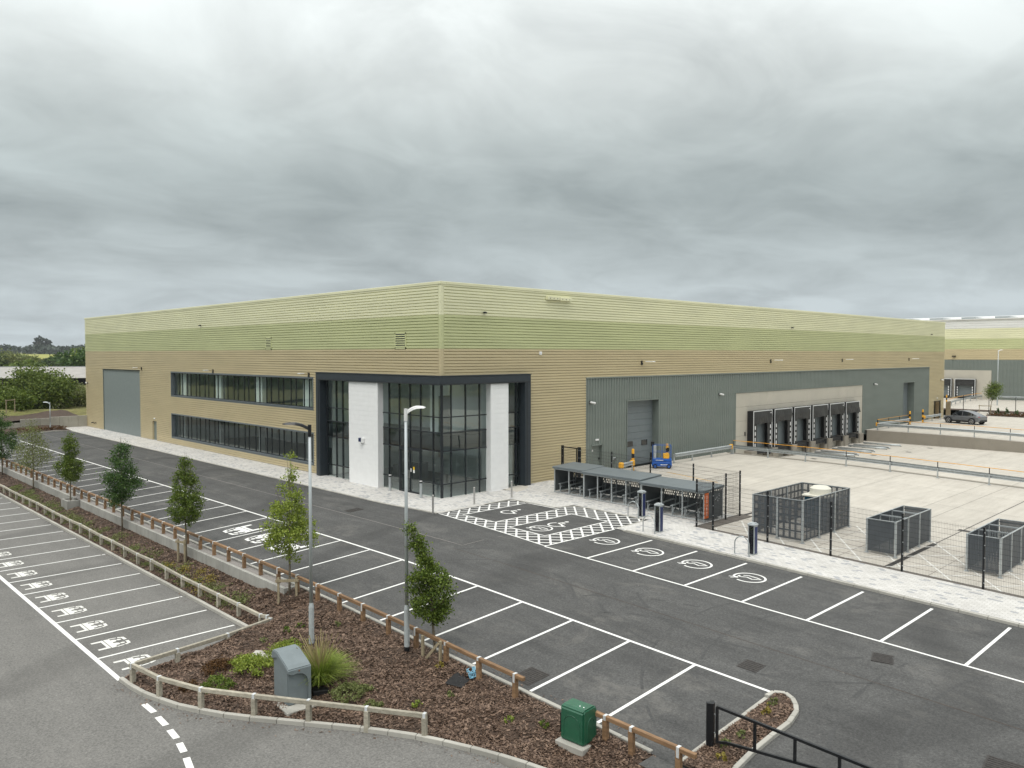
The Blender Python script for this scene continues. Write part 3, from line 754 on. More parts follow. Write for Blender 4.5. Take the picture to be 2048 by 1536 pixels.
# bark mulch: loose chips
def chips(name, n, sampler, smin, smax):
    V = np.zeros((n, 4, 3)); k = 0
    while k < n:
        x, y, z = sampler()
        l = smin+(smax-smin)*random.random()**2.2; w_ = l*random.uniform(0.25, 0.5); a = random.uniform(0, math.pi)
        c, s = math.cos(a), math.sin(a); t1 = random.uniform(-0.5, 0.5); t2 = random.uniform(-0.6, 0.6); h = random.uniform(0.0, 0.025)
        for i, (p, q) in enumerate(((-1, -1), (1, -1), (1, 1), (-1, 1))):
            V[k, i] = (x+p*l/2*c-q*w_/2*s, y+p*l/2*s+q*w_/2*c, z+h+0.008+p*l/2*t1+q*w_/2*t2)
        k += 1
    me = bpy.data.meshes.new(name); me.vertices.add(4*n); me.vertices.foreach_set('co', V.ravel())
    me.loops.add(4*n); me.polygons.add(n)
    me.loops.foreach_set('vertex_index', np.arange(4*n)); me.polygons.foreach_set('loop_start', np.arange(0, 4*n, 4)); me.polygons.foreach_set('loop_total', np.full(n, 4))
    me.update(); return link(name, me, mt('chip'))
def samp_fore():
    while True:
        y = random.uniform(-28.2, -8.35); x = random.uniform(-21.2, -13.9)
        if xl(y)+0.03 < x < xh(y)-0.02:
            g = math.sin(x*1.9+1.3*math.sin(y*1.1))+math.sin(y*2.3+1.7*math.sin(x*0.9))
            if g < -1.0 and random.random() < 0.6: continue
            return x, y, bedz(x, y)
def samp_strip():
    y = -8.3+46*random.random()**1.6; x = random.uniform(-16.24, -14.55); return x, y, bedz(x, y)
def samp_isl():
    while True:
        x = random.uniform(-13.9, -9.3); y = random.uniform(-27, -25.9)
        if inpoly(x, y, ISLP): return x, y, islz(x, y)
tag(chips('bark_mulch', 80000, samp_fore, 0.022, 0.11), 'brown bark chip mulch covering the planting bed', 'mulch', kind='stuff')
tag(chips('bark_mulch', 30000, samp_strip, 0.028, 0.12), 'brown bark chip mulch on the long sloping planting strip', 'mulch', kind='stuff')
tag(chips('bark_mulch', 6000, samp_isl, 0.022, 0.10), 'brown bark chip mulch on the rounded kerb island', 'mulch', kind='stuff')

def samp_spill():
    k = random.random()
    if k < 0.5:
        i = random.randrange(len(CURVE)-3); t = random.random(); a, b_ = CURVE[i], CURVE[i+1]; r = abs(random.gauss(0, 0.22))+0.08
        return lerp(a[0], b_[0], t)-r*0.8, lerp(a[1], b_[1], t)-r*0.5, LOW
    if k < 0.8: y = random.uniform(-25, -9); x = -13.8+abs(random.gauss(0, 0.16)); return x, y, T(x, y)
    y = random.uniform(-10, 20); x = -16.42-abs(random.gauss(0, 0.16)); return x, y, LOW
tag(chips('bark_litter', 700, samp_spill, 0.02, 0.07), 'loose bark chips spilled over the kerbs onto the asphalt', 'bark litter', kind='stuff')
# ---- retaining wall and gravel margin between the two car parks
tag(sheet('gravel_strip', [-14.45, -14.0], fr(-8.3, 60, 1.0), lambda x, y: T(-13.95, y)-0.03, mt('gravel')), kind='structure')
rw = thing('retaining_wall', 'low weathered concrete retaining wall under the brown timber knee rail', 'retaining wall', (-14.5, 15, -0.95))
ys = fr(-8.3, 52, 1.2)
for a, b_ in zip(ys[:-1], ys[1:]):
    if 17.6 < (a+b_)/2 < 18.8: continue
    m = MB(); zt = T(-13.95, (a+b_)/2)+0.015
    m.box(-14.56, a+0.004, -1.35, -14.42, b_-0.004, zt); m.build('wall_panel', mt('weathered_concrete'), rw, bevel=0.008)
m = MB()
for a, b_, c, d in ((-15.15, 17.55, -15.03, 18.85), (-15.03, 17.55, -14.42, 17.67), (-15.03, 18.73, -14.42, 18.85)): m.box(a, b_, -1.35, c, d, -0.50)
m.build('wall_recess', mt('weathered_concrete'), rw, bevel=0.008)
m = MB().box(-15.03, 17.67, -1.3, -14.42, 18.73, -0.6); m.build('recess_fill', mt('gravel'), rw)
m = MB().box(-14.56, -8.42, -1.0, -13.99, -8.305, T(-14, -8.4)+0.02); m.build('wall_end', mt('weathered_concrete'), rw)
# end wall of the upper car park
ew = thing('stepped_wall', 'pale stepped precast concrete retaining wall at the far end of the car park', 'retaining wall', (-6, 66.2, 0))
for i in range(14):
    xb = -0.05-i*0.98; xa = xb-0.965
    zt = 1.40 if i < 4 else 1.30 if i < 7 else 0.92 if i < 8 else 0.62
    MB().box(xa, 66.1, -0.8, xb, 66.32, zt-0.12).build('wall_panel', mt('wall_concrete'), ew, bevel=0.012)
tag(sheet('verge', fr(-14, -3.1, 1.09), [61.1, 62.5, 66.2], lambda x, y: T(x, 61)+0.09+0.06*max(0, y-62), mt('soil')), kind='structure')

# ================================================================== THE WAREHOUSE
H, ZG, ZB = 12.73, 10.79, 8.81
LY, RX = 66.29, 85.77
PITCHR = 0.18
wh = thing('warehouse', 'large warehouse clad in cream, green and beige ribbed bands with a dark glazed corner entrance', 'warehouse', (0, 0, 0))
def ribs(mb, plane, a0, a1, z0, z1, pitch=PITCHR, depth=0.06):
    """horizontally ribbed sheet on the plane X=0 ('x') or Y=0 ('y'), facing outwards"""
    prof = []
    k = math.floor(z0/pitch)-1
    while k*pitch < z1+pitch:
        b_ = k*pitch
        for dz, o in ((0.0, 0.0), (0.026, 0.0), (0.040, depth), (pitch-0.012, depth), (pitch, 0.0)): prof.append((b_+dz, o))
        k += 1
    out_ = []
    for (za, oa), (zb_, ob) in zip(prof[:-1], prof[1:]):
        if zb_ <= z0 or za >= z1 or zb_-za < 1e-9: continue
        ta = max(za, z0); tb = min(zb_, z1)
        f = lambda z: oa+(ob-oa)*(z-za)/(zb_-za)
        if not out_: out_.append((ta, f(ta)))
        out_.append((tb, f(tb)))
    mk = (lambda a, o, z: (-o, a, z)) if plane == 'x' else (lambda a, o, z: (a, -o, z))
    vs = []
    for z, o in out_: vs += [mk(a0, o, z), mk(a1, o, z)]
    mb.add(vs, [(2*i, 2*i+1, 2*i+3, 2*i+2) for i in range(len(out_)-1)])
def vribs(mb, a0, a1, z0, z1, pitch=0.30, depth=0.045, yoff=0.0):
    prof = []; k = math.floor(a0/pitch)-1
    while k*pitch < a1+pitch:
        b_ = k*pitch
        for d, o in ((0, 0), (0.10, 0), (0.135, depth), (pitch-0.035, depth), (pitch, 0)): prof.append((b_+d, o))
        k += 1
    o_ = []
    for (xa, oa), (xb, ob) in zip(prof[:-1], prof[1:]):
        if xb <= a0 or xa >= a1 or xb-xa < 1e-9: continue
        ta, tb = max(xa, a0), min(xb, a1); f = lambda x: oa+(ob-oa)*(x-xa)/(xb-xa)
        if not o_: o_.append((ta, f(ta)))
        o_.append((tb, f(tb)))
    vs = []
    for x, o in o_: vs += [(x, yoff-o, z0), (x, yoff-o, z1)]
    mb.add(vs, [(2*i, 2*i+2, 2*i+3, 2*i+1) for i in range(len(o_)-1)])
def simple(mb, name, mat, parent=wh, **k): return mb.build(name, mt(mat), parent, **k)

for z0, z1, mat, nm in ((ZG, H-0.16, 'clad_cream', 'cream_cladding'), (ZB, ZG, 'clad_green', 'green_cladding')):
    m = MB(); ribs(m, 'x', 0.16, LY, z0, z1); simple(m, nm, mat)
    m = MB(); ribs(m, 'y', 0.16, RX, z0, z1); simple(m, nm, mat)
m = MB()
for a0, a1, z0, z1 in ((0.16, LY, 7.2, ZB), (13.35, LY, 6.76, 7.2), (60.1, LY, -0.4, 6.76), (40.35, 48.6, 1.9, 6.76), (45.3, 48.6, -0.4, 1.9), (40.35, 44.2, -0.4, 1.9),
                       (14.4, 40.35, 2.82, 4.58), (14.4, 40.35, -0.4, 0.64), (13.35, 14.4, -0.4, 6.76)): ribs(m, 'x', a0, a1, z0, z1)
simple(m, 'beige_cladding', 'clad_beige')
m = MB()
for a0, a1, z0, z1 in ((0.16, RX, 7.2, ZB), (7.0, 12.9, -0.4, 7.2), (80.1, RX, -0.4, 7.2), (12.9, 80.1, 6.83, 7.2)): ribs(m, 'y', a0, a1, z0, z1)
simple(m, 'beige_cladding', 'clad_beige')
m = MB()
for a0, a1, z0, z1 in ((12.9, 80.1, 5.1, 6.8), (12.9, 13.47, -0.4, 5.1), (13.47, 14.62, 2.04, 5.1), (14.62, 17.5, -0.4, 5.1), (21.4, 32.75, -0.4, 5.1), (17.5, 21.4, 5.02, 5.1),
                       (59.5, 71.4, -0.4, 5.1), (71.4, 75.0, 5.04, 5.1), (75.0, 80.1, -0.4, 5.1)): vribs(m, a0, a1, z0, z1)
simple(m, 'grey_cladding', 'clad_grey')
# trims and flashings
m = MB()
m.box(12.84, -0.10, 6.78, 80.16, 0.0, 6.88); m.box(12.84, -0.07, -0.4, 12.94, 0.0, 6.78); m.box(80.06, -0.07, -0.4, 80.16, 0.0, 6.78)
simple(m, 'flashing', 'clad_grey', bevel=0.008)
for z0, z1, mat in ((7.2, ZB, 'clad_beige'), (ZB, ZG, 'clad_green'), (ZG, H-0.16, 'clad_cream')):
    m = MB(); m.prism([(-0.05, -0.05), (0.19, -0.05), (0.19, 0.0), (0.0, 0.0), (0.0, 0.19), (-0.05, 0.19)], z0, z1); simple(m, 'corner_flashing', mat)
m = MB(); m.box(-0.09, -0.09, H-0.17, 0.35, LY+0.05, H); m.box(0.35, -0.09, H-0.17, RX+0.05, 0.35, H); m.box(RX-0.35, 0.35, H-0.17, RX+0.05, LY+0.05, H); m.box(0.35, LY-0.35, H-0.17, RX-0.35, LY+0.05, H)
simple(m, 'parapet_capping', 'clad_cream', bevel=0.015)
# hidden sides and roof
m = MB(); m.box(0.06, LY-0.25, -0.5, RX, LY-0.05, H-0.2); m.box(RX-0.25, 0.06, -0.5, RX-0.05, LY-0.25, H-0.2); simple(m, 'rear_wall', 'clad_beige')
m = MB(); m.add([(0.3, 0.3, H-0.7), (RX-0.3, 0.3, H-0.7), (RX-0.3, LY/2, H-0.1), (0.3, LY/2, H-0.1), (RX-0.3, LY-0.3, H-0.7), (0.3, LY-0.3, H-0.7)], [(0, 1, 2, 3), (3, 2, 4, 5)]); simple(m, 'roof', 'roof_grey')
# blockwork lining so that no daylight leaks round the sheets
m = MB(); m.box(0.10, 41.4, -0.4, 0.3, LY-0.3, H-0.3); m.box(0.10, 0.2, 7.25, 0.3, 41.4, H-0.3); m.box(9.3, 0.10, -0.4, 12.9, 0.3, H-0.3); m.box(0.3, 0.10, 7.25, 9.3, 0.3, H-0.3); m.box(12.9, 0.75, -1.3, RX-0.3, 0.95, H-0.3); m.box(12.9, 0.1, 6.85, RX-0.3, 0.75, H-0.3)
m.box(7.1, 0.10, -0.4, 9.3, 0.3, 7.25)
simple(m, 'lining_wall', 'clad_grey')
# office interior
m = MB(); m.box(0.35, 0.35, -0.25, 9.3, 41.2, -0.02); simple(m, 'office_floor', 'interior_floor')
m = MB(); m.box(0.35, 0.35, 3.05, 9.3, 41.2, 3.62); simple(m, 'office_floor', 'interior_white')
m = MB(); m.box(0.37, 0.37, 3.622, 9.3, 41.2, 3.64); simple(m, 'office_carpet', 'interior_floor')
m = MB(); m.box(0.3, 0.3, 6.85, 9.3, 41.2, 7.2); simple(m, 'office_ceiling', 'interior_white')
m = MB(); m.box(9.1, 0.35, 0, 9.3, 41.2, 6.85); m.box(0.4, 41.2, 0, 9.3, 41.4, 6.85); m.box(0.7, 13.0, 3.64, 9.1, 13.15, 6.85); m.box(3.3, 2.75, 3.64, 3.45, 13.0, 6.85); m.box(1.35, 2.6, 3.64, 9.1, 2.75, 6.85); m.box(0.7, 13.0, 0, 9.1, 13.15, 3.05); m.box(6.6, 1.0, 0, 6.75, 13.0, 3.05)
simple(m, 'partition_wall', 'interior_white')
for yc in (39.1, 31.5, 23.95, 16.4):
    MB().box(0.62, yc-0.55, 3.66, 1.0, yc+0.55, 6.83).build('column', mt('interior_white'), wh)
    MB().box(0.66, yc-0.2, 0.0, 1.0, yc+0.2, 3.03).build('column', mt('interior_floor'), wh)
m = MB(); m.box(1.9, 2.56, 3.66, 2.75, 2.6, 5.9); m.box(2.0, 7.0, 0, 4.5, 7.6, 1.1); simple(m, 'desk_and_dark_doorway', 'interior_floor')  # desk, plus an upstairs panel whose dark colour stands for an unlit doorway

# ---- ribbon windows
def ribbon(z0, z1):
    y0, y1 = 14.4, 40.35
    f = MB(); d = 0.30
    f.box(-0.07, y0-0.02, z1-0.02, d, y1+0.02, z1+0.10); f.box(-0.07, y0-0.02, z0-0.10, d, y1+0.02, z0+0.02)
    f.box(-0.07, y0-0.10, z0-0.10, d, y0+0.02, z1+0.10); f.box(-0.07, y1-0.02, z0-0.10, d, y1+0.10, z1+0.10)
    win = f.build('window', mt('sill_metal'), wh, bevel=0.006)
    MB().box(-0.10, y0, z0+0.021, 0.24, y1, z0+0.05).build('sill', mt('sill_metal'), win)
    f = MB(); f.box(0.2, y0+0.02, z0+0.05, 0.29, y1-0.02, z0+0.11); f.box(0.2, y0+0.02, z1-0.08, 0.29, y1-0.02, z1-0.02); f.build('frame', mt('frame_dark'), win)
    y = y1-0.02; wide = True; edges = [y]
    while y > y0+0.5:
        y -= 1.16 if wide else 0.76; wide = not wide
        edges.append(max(y, y0+0.02))
    for e in edges[1:-1]: MB().box(0.205, e-0.028, z0+0.06, 0.29, e+0.028, z1-0.03).build('mullion', mt('frame_dark'), win)
    for a, b_ in zip(edges[:-1], edges[1:]):
        mb = MB(); dx = random.uniform(-0.002, 0.002)
        mb.add([(0.24, b_+0.02, z0+0.1), (0.24+dx, a-0.02, z0+0.1), (0.24, a-0.02, z1-0.07), (0.24-dx, b_+0.02, z1-0.07)], [(0, 1, 2, 3)])
        mb.build('pane', mt('glazing'), win)
ribbon(4.58, 6.76); ribbon(0.64, 2.82)
# big blank panel and plain doors on the west side
MB().box(0.02, 48.6, -0.4, 0.2, 60.1, 6.76).build('blank_panel', mt('panel_grey'), wh)
m = MB()
for a in (48.6, 60.1): m.box(-0.05, a-0.06, -0.4, 0.02, a+0.06, 6.8)
m.box(-0.06, 48.54, 6.72, 0.02, 60.16, 6.84); simple(m, 'panel_trim', 'clad_grey')
m = MB(); m.box(0.20, 44.2, -0.2, 0.26, 45.3, 1.9); simple(m, 'door', 'brown_steel')
m = MB(); m.box(-0.05, 44.14, -0.3, 0.22, 44.2, 1.96); m.box(-0.05, 45.3, -0.3, 0.22, 45.36, 1.96); m.box(-0.05, 44.14, 1.9, 0.22, 45.36, 1.97); simple(m, 'door_frame', 'clad_beige')
# louvres
def louvre(y0, y1, z0, z1):
    f = MB(); f.box(-0.09, y0, z0, -0.02, y0+0.08, z1); f.box(-0.09, y1-0.08, z0, -0.02, y1, z1); f.box(-0.09, y0, z1-0.08, -0.02, y1, z1); f.box(-0.09, y0, z0, -0.02, y1, z0+0.10); lv = f.build('louvre', mt('clad_green'), wh); n = 6; MB().box(-0.066, y0+0.05, z0+0.05, -0.063, y1-0.05, z1-0.05).build('dark_backing', mt('frame_dark'), lv)  # backing sheet coloured dark in place of the shade inside the duct
    for i in range(n):
        z = z0+0.12+(z1-z0-0.20)*i/n
        MB().add([(-0.10, y0+0.08, z), (-0.10, y1-0.08, z), (-0.067, y1-0.08, z+0.03), (-0.067, y0+0.08, z+0.03), (-0.10, y0+0.08, z+0.035), (-0.10, y1-0.08, z+0.035), (-0.067, y1-0.08, z+0.065), (-0.067, y0+0.08, z+0.065)],
                 [(0,1,2,3),(7,6,5,4),(0,4,5,1),(2,6,7,3)]).build('slat', mt('clad_green'), lv)
louvre(3.3, 4.45, 8.82, 9.82); louvre(20.45, 21.4, 8.84, 9.78)

# ---- dark portal round the corner entrance
m = MB(); F = -0.42
m.prism([(F, F), (7.03, F), (7.03, 0.14), (0.14, 0.14), (0.14, 13.38), (F, 13.38)], 6.73, 7.20)
m.box(F, 12.87, -0.35, 0.14, 13.38, 6.73); m.box(6.52, F, -0.35, 7.03, 0.14, 6.73)
por = simple(m, 'entrance_portal', 'anthracite', bevel=0.012)
m = MB(); m.prism([(F-0.035, F-0.035), (7.07, F-0.035), (7.07, 0.0), (0.0, 0.0), (0.0, 13.42), (F-0.035, 13.42)], 7.201, 7.25); m.build('capping', mt('anthracite'), por)
m = MB(); m.prism([(F-0.02, F-0.02), (6.9, F-0.02), (6.9, F+0.05), (F+0.05, F+0.05), (F+0.05, 13.2), (F-0.02, 13.2)], 6.70, 6.78); m.build('drip_trim', mt('frame_dark'), por)
m = MB(); m.box(F-0.015, 13.0, -0.3, F, 13.09, 6.7); m.box(6.64, F-0.015, -0.3, 6.73, F, 6.7); m.build('shadow_gap', mt('frame_dark'), por)
# ---- curtain walls
GX = 0.10
ZT = [-0.1, 0.83, 2.77, 3.86, 4.78, 6.73]
def curtain(axis, edges, name, door=None):
    pt = (lambda a, o, z: (o, a, z)) if axis == 'x' else (lambda a, o, z: (a, o, z))
    def bx(mb, a0, a1, o0, o1, z0, z1):
        p, q = pt(a0, o0, z0), pt(a1, o1, z1); mb.box(min(p[0], q[0]), min(p[1], q[1]), z0, max(p[0], q[0]), max(p[1], q[1]), z1)
    f = MB(); bx(f, edges[0]-0.02, edges[-1]+0.02, GX-0.05, GX+0.09, -0.3, -0.02); bx(f, edges[0]-0.02, edges[-1]+0.02, GX-0.05, GX+0.09, 6.68, 6.80)
    cw = f.build(name, mt('frame_dark'), wh)
    for e in edges: b_ = MB(); bx(b_, e-0.024, e+0.024, GX-0.04, GX+0.10, -0.02, 6.69); b_.build('mullion', mt('frame_dark'), cw)
    for z in ZT[1:-1]:
        for a, c in zip(edges[:-1], edges[1:]):
            if door and door[0]-0.05 < a and c < door[1]+0.05 and z < 1: continue
            b_ = MB(); bx(b_, a+0.03, c-0.03, GX-0.03, GX+0.08, z-0.03, z+0.03); b_.build('transom', mt('frame_dark'), cw)
    for i, (z0, z1) in enumerate(zip(ZT[:-1], ZT[1:])):
        for a, c in zip(edges[:-1], edges[1:]):
            if door and door[0]-0.05 < a and c < door[1]+0.05 and i < 2: continue
            j = random.uniform(-0.0016, 0.0016); k = random.uniform(-0.0016, 0.0016)
            v_ = [pt(a+0.02, GX+j, z0+0.02), pt(c-0.02, GX-j+k, z0+0.02), pt(c-0.02, GX-j, z1-0.02), pt(a+0.02, GX+j+k, z1-0.02)]
            MB().add(v_, [(0, 1, 2, 3)]).build('pane', mt('spandrel_glass' if i == 2 else 'glazing'), cw)
    return cw
DOOR = (2.1, 4.25)
cwl = curtain('x', [0.10, 0.90, 2.10, 3.15, 4.25, 5.35, 6.12], 'curtain_wall', DOOR)
cwr = curtain('y', [0.10, 0.83, 1.96, 3.08, 3.80], 'curtain_wall')
curtain('x', [9.2, 10.75, 11.55, 12.72], 'side_glazing'); curtain('y', [5.05, 6.2, 6.50], 'side_glazing')
ds = MB(); ds.box(GX-0.05, 2.1, 2.60, GX+0.15, 4.25, 2.74); ds.box(GX-0.05, 4.10, 0, GX+0.9, 4.25, 2.6); ds.box(GX-0.05, 2.1, -0.02, GX+0.1, 2.2, 2.6); ds.box(GX-0.05, 3.12, -0.02, GX+0.1, 3.2, 2.6); ds.box(GX-0.04, 2.2, -0.02, GX+0.06, 4.1, 0.10)
dr_ = ds.build('entrance_door', mt('frame_dark'), wh)
for a, c in ((2.2, 3.12), (3.2, 4.1)): MB().add([(GX, a, 0.1), (GX, c, 0.1), (GX, c, 2.6), (GX, a, 2.6)], [(0, 1, 2, 3)]).build('pane', mt('glazing'), dr_)
MB().box(GX-0.012, 3.02, 1.28, GX-0.006, 3.12, 1.5).build('sticker', mt('sign_white'), dr_)
MB().box(GX-0.012, 2.70, 1.25, GX-0.006, 2.85, 1.43).build('sticker', mt('sign_white'), dr_); MB().box(GX-0.012, 2.70, 1.44, GX-0.006, 2.85, 1.62).build('sticker', mt('yellow_sticker'), dr_)
for yy in (3.10, 3.24): MB().tube([(GX-0.09, yy, 0.9), (GX-0.09, yy, 1.4)], 0.015, 6).build('pull_handle', mt('steel_brushed'), dr_)
# ---- white boarded panels
def white_panel(axis, a0, a1, front):
    core = MB()
    def bx(mb, a_, b_, o0, o1, z0, z1):
        if axis == 'x': mb.box(o0, a_, z0, o1, b_, z1)
        else: mb.box(a_, o0, z0, b_, o1, z1)
    bx(core, a0+0.01, a1-0.01, front+0.02, 0.12, -0.3, 6.69)
    wp = core.build('white_wall_panel', mt('white_panel'), wh); n = 22
    for i in range(n):
        z0 = -0.12+6.8*i/n+0.0015; z1 = z0+6.8/n-0.003; b_ = MB()
        sec = [(front-0.002, z0), (front+0.10, z0), (front+0.10, z1), (front+0.001, z1), (front-0.002, (z0+z1)/2)]
        if axis == 'x': b_.extr(sec, 'y', a0, a1)
        else: b_.extr(sec, 'x', a0, a1)
        b_.build('board', mt('white_panel'), wp)
white_panel('x', 5.98, 9.32, -0.32); white_panel('y', 3.62, 5.12, -0.32)

# ---- loading side: doors
def sect_door(x0, x1, zt, zb_, rec):
    f = MB(); f.box(x0-0.06, -0.075, zb_-0.3, x0, rec, zt); f.box(x1, -0.075, zb_-0.3, x1+0.06, rec, zt); f.box(x0-0.06, -0.075, zt, x1+0.06, rec, zt+0.08)
    dr = f.build('loading_door', mt('clad_grey'), wh); n = 10
    for i in range(n):
        a = zb_+(zt-zb_)*i/n; c = zb_+(zt-zb_)*(i+1)/n; p = MB()
        mid = (a+c)/2
        p.add([(x0, rec, a), (x1, rec, a), (x1, rec-0.02, a+0.03), (x0, rec-0.02, a+0.03), (x0, rec-0.02, c-0.01), (x1, rec-0.02, c-0.01), (x1, rec, c), (x0, rec, c)], [(0, 1, 2, 3), (3, 2, 5, 4), (4, 5, 6, 7)])
        p.build('door_section', mt('door_steel'), dr)
    return dr
d1 = sect_door(17.5, 21.4, 5.02, 0.1, 0.55)
for xa in (18.2, 20.0): MB().box(xa, 0.50, 1.55, xa+0.72, 0.525, 1.95).build('vision_panel', mt('car_glass'), d1)
d2 = sect_door(71.4, 75.0, 5.04, 0.1, 0.75)
MB().box(72.2, 0.70, 1.2, 72.8, 0.725, 1.6).build('vision_panel', mt('car_glass'), d2)
m = MB(); m.box(13.47, 0.16, 0.05, 14.62, 0.22, 2.04); pd = simple(m, 'door', 'clad_grey')
m = MB(); m.box(13.41, -0.07, -0.3, 13.47, 0.2, 2.1); m.box(14.62, -0.07, -0.3, 14.68, 0.2, 2.1); m.box(13.41, -0.07, 2.04, 14.68, 0.2, 2.12); m.build('door_frame', mt('clad_grey'), pd)
MB().box(14.45, 0.10, 1.0, 14.55, 0.16, 1.14).build('handle', mt('black_paint'), pd)
MB().box(13.6, 0.14, 1.62, 13.85, 0.16, 1.74).build('door_sign', mt('sign_white'), pd)
# ---- dock surround in precast panels
ds_ = MB(); ds_.box(32.75, 0.06, -1.4, 59.5, 0.7, 5.1); dsur = simple(ds_, 'dock_surround', 'pit_wall')
xs = [32.76, 34.6, 38.4, 46.0, 53.6, 57.3, 59.49]; zs = [-1.12, 1.3, 2.6, 3.85, 5.09]
for a, b_ in zip(xs[:-1], xs[1:]):
    for c, d in zip(zs[:-1], zs[1:]): MB().box(a+0.008, -0.03, c+0.008, b_-0.008, 0.055, d-0.008).build('concrete_panel', mt('dock_concrete'), dsur, bevel=0.006)
m = MB(); m.box(32.66, -0.08, -1.1, 32.76, 0.06, 5.2); m.box(59.49, -0.08, 0.0, 59.62, 0.06, 5.2); m.box(32.76, -0.08, 5.1, 59.49, 0.06, 5.2); simple(m, 'dock_flashing', 'clad_grey')
# ---- dock shelters
def dock_shelter(x, parent, zt=3.45, zb_=0.02, yo=0.0, dep=0.62, variant=0, W=3.36):
    y1 = yo-0.03; y0 = yo-dep
    m = MB(); m.box(x, y0, zb_, x+0.30, y1, zt); m.box(x+W-0.30, y0, zb_, x+W, y1, zt); m.box(x+0.30, y0, zt-0.14, x+W-0.30, y1, zt)
    sh = m.build('dock_shelter', mt('black_rubber'), parent, bevel=0.01)
    t = MB(); t.box(x-0.01, y0-0.03, zb_, x+0.07, y0-0.002, zt+0.02); t.box(x+W-0.07, y0-0.03, zb_, x+W+0.01, y0-0.002, zt+0.02); t.box(x+0.07, y0-0.03, zt-0.06, x+W-0.07, y0-0.002, zt+0.02); t.build('edge_trim', mt('strap'), sh)
    n = 9; cv = MB(); vs = []; hh = 1.15
    for i in range(n+1):
        u_ = i/n; sag = 0.05*math.sin(u_*9+variant)+(0.12*u_ if variant in (3, 5) else 0)
        xx = x+0.08+u_*(W-0.16)
        vs += [(xx, y0-0.012, zt-0.06), (xx, y0-0.02-0.06*abs(math.sin(u_*4+variant)), zt-hh*0.5), (xx, y0-0.03-sag, zt-hh-0.03*math.sin(u_*5+variant*2))]
    cv.add(vs, [(3*i+k, 3*i+3+k, 3*i+4+k, 3*i+1+k) for i in range(n) for k in (0, 1)]); cv.build('head_curtain', mt('curtain_black'), sh)
    for s in (0, 1):
        xa = x+0.08 if s == 0 else x+W-0.08; d = 1 if s == 0 else -1
        sc = MB(); sc.add([(xa, y0-0.008, zb_), (xa+d*0.62, y0+0.03, zb_+0.03), (xa+d*0.66, y0+0.06, zt-1.1), (xa, y0-0.008, zt-1.1)], [(0, 1, 2, 3)]); cu = sc.build('side_curtain', mt('curtain_black'), sh)
        for k in range(4):
            z = zb_+0.22+k*0.52; MB().box(min(xa+d*0.17, xa+d*0.30), y0-0.022, z, max(xa+d*0.17, xa+d*0.30), y0-0.012, z+0.32).build('guide_mark', mt('sign_white'), sh)
    MB().box(x+0.3, yo-0.05, zb_, x+W-0.3, yo-0.035, zt-0.14).build('dock_door', mt('door_steel'), sh)
    MB().box(x+0.9, yo-0.07, zb_+1.5, x+1.5, yo-0.052, zb_+1.85).build('vision_panel', mt('car_glass'), sh)
    b_ = MB(); b_.box(x+0.6, y0+0.02, zb_-0.42, x+W-0.6, y1, zb_-0.01); b_.build('dock_leveller', mt('black_rubber'), sh)
    for xx in (x+0.33, x+W-0.58):
        MB().box(xx, y0-0.10, zb_-0.55, xx+0.25, y0+0.02, zb_-0.05).build('buffer', mt('black_rubber'), sh)
    if variant in (0, 2, 4): MB().box(x+W-0.38, y0-0.05, zt-0.30, x+W-0.20, y0-0.035, zt-0.24).build('maker_plate', mt('sign_white'), sh)
    return sh
for i in range(6): dock_shelter(34.78+3.83*i, wh, variant=i)
for i in range(7):
    x = 34.42+3.83*i; m = MB(); m.box(x-0.10, -0.75, -1.12, x+0.82, -0.035, -0.06); m.box(x-0.62, -0.62, -1.12, x-0.10, -0.035, -0.58); simple(m, 'dock_pier', 'pit_wall', bevel=0.01)
MB().box(34.3, -0.09, 1.3, 34.42, -0.035, 1.62).build('dock_control', mt('black_paint'), wh)
# small open service door near the north-east corner of the loading side
m = MB(); m.box(82.6, -0.5, 0.1, 82.66, -0.06, 2.35); m.box(82.66, -1.35, 0.1, 84.4, -1.29, 2.35); simple(m, 'open_door', 'brown_steel')
m = MB(); m.box(82.1, -0.06, 0.05, 84.6, -0.04, 2.4); simple(m, 'dark_doorway_sheet', 'frame_dark')  # flat sheet on the wall; its dark colour stands for the unlit interior

# ================================================================== NEIGHBOURING WAREHOUSE
nw = thing('neighbour_warehouse', 'second warehouse with white, cream, green and brown bands beyond the yard', 'warehouse', (137, 0, 0))
XN = 137.0; Y0N, Y1N = -130.0, 95.0
def nrib(mb, z0, z1, pitch=0.36, depth=0.04):
    n = int((z1-z0)/pitch); p = (z1-z0)/n; vs = []; prof = []
    for k in range(n):
        for d, o in ((0, 0), (0.06, 0), (0.10, depth), (p-0.02, depth)): prof.append((z0+k*p+d, o))
    prof.append((z1, 0))
    for z, o in prof: vs += [(XN-o, Y0N, z), (XN-o, Y1N, z)]
    mb.add(vs, [(2*i, 2*i+1, 2*i+3, 2*i+2) for i in range(len(prof)-1)])
for z0, z1, nm, mat in ((13.27, 15.0, 'white_cladding', 'clad_white'), (11.36, 13.27, 'cream_cladding', 'clad_cream'), (9.42, 11.36, 'green_cladding', 'clad_green'), (7.44, 9.42, 'brown_cladding', 'clad_beige')):
    m = MB(); nrib(m, z0, z1); m.build(nm, mt(mat), nw)
m = MB(); m.add([(XN-0.02, Y0N, -0.5), (XN-0.02, Y1N, -0.5), (XN-0.02, Y1N, 7.44), (XN-0.02, Y0N, 7.44)], [(0, 1, 2, 3)]); m.build('grey_cladding', mt('clad_grey'), nw)
vr = MB(); y = Y0N
while y < Y1N: vr.box(XN-0.07, y, 0.0, XN-0.021, y+0.3, 7.4); y += 0.6
vr.build('grey_rib', mt('clad_grey'), nw)
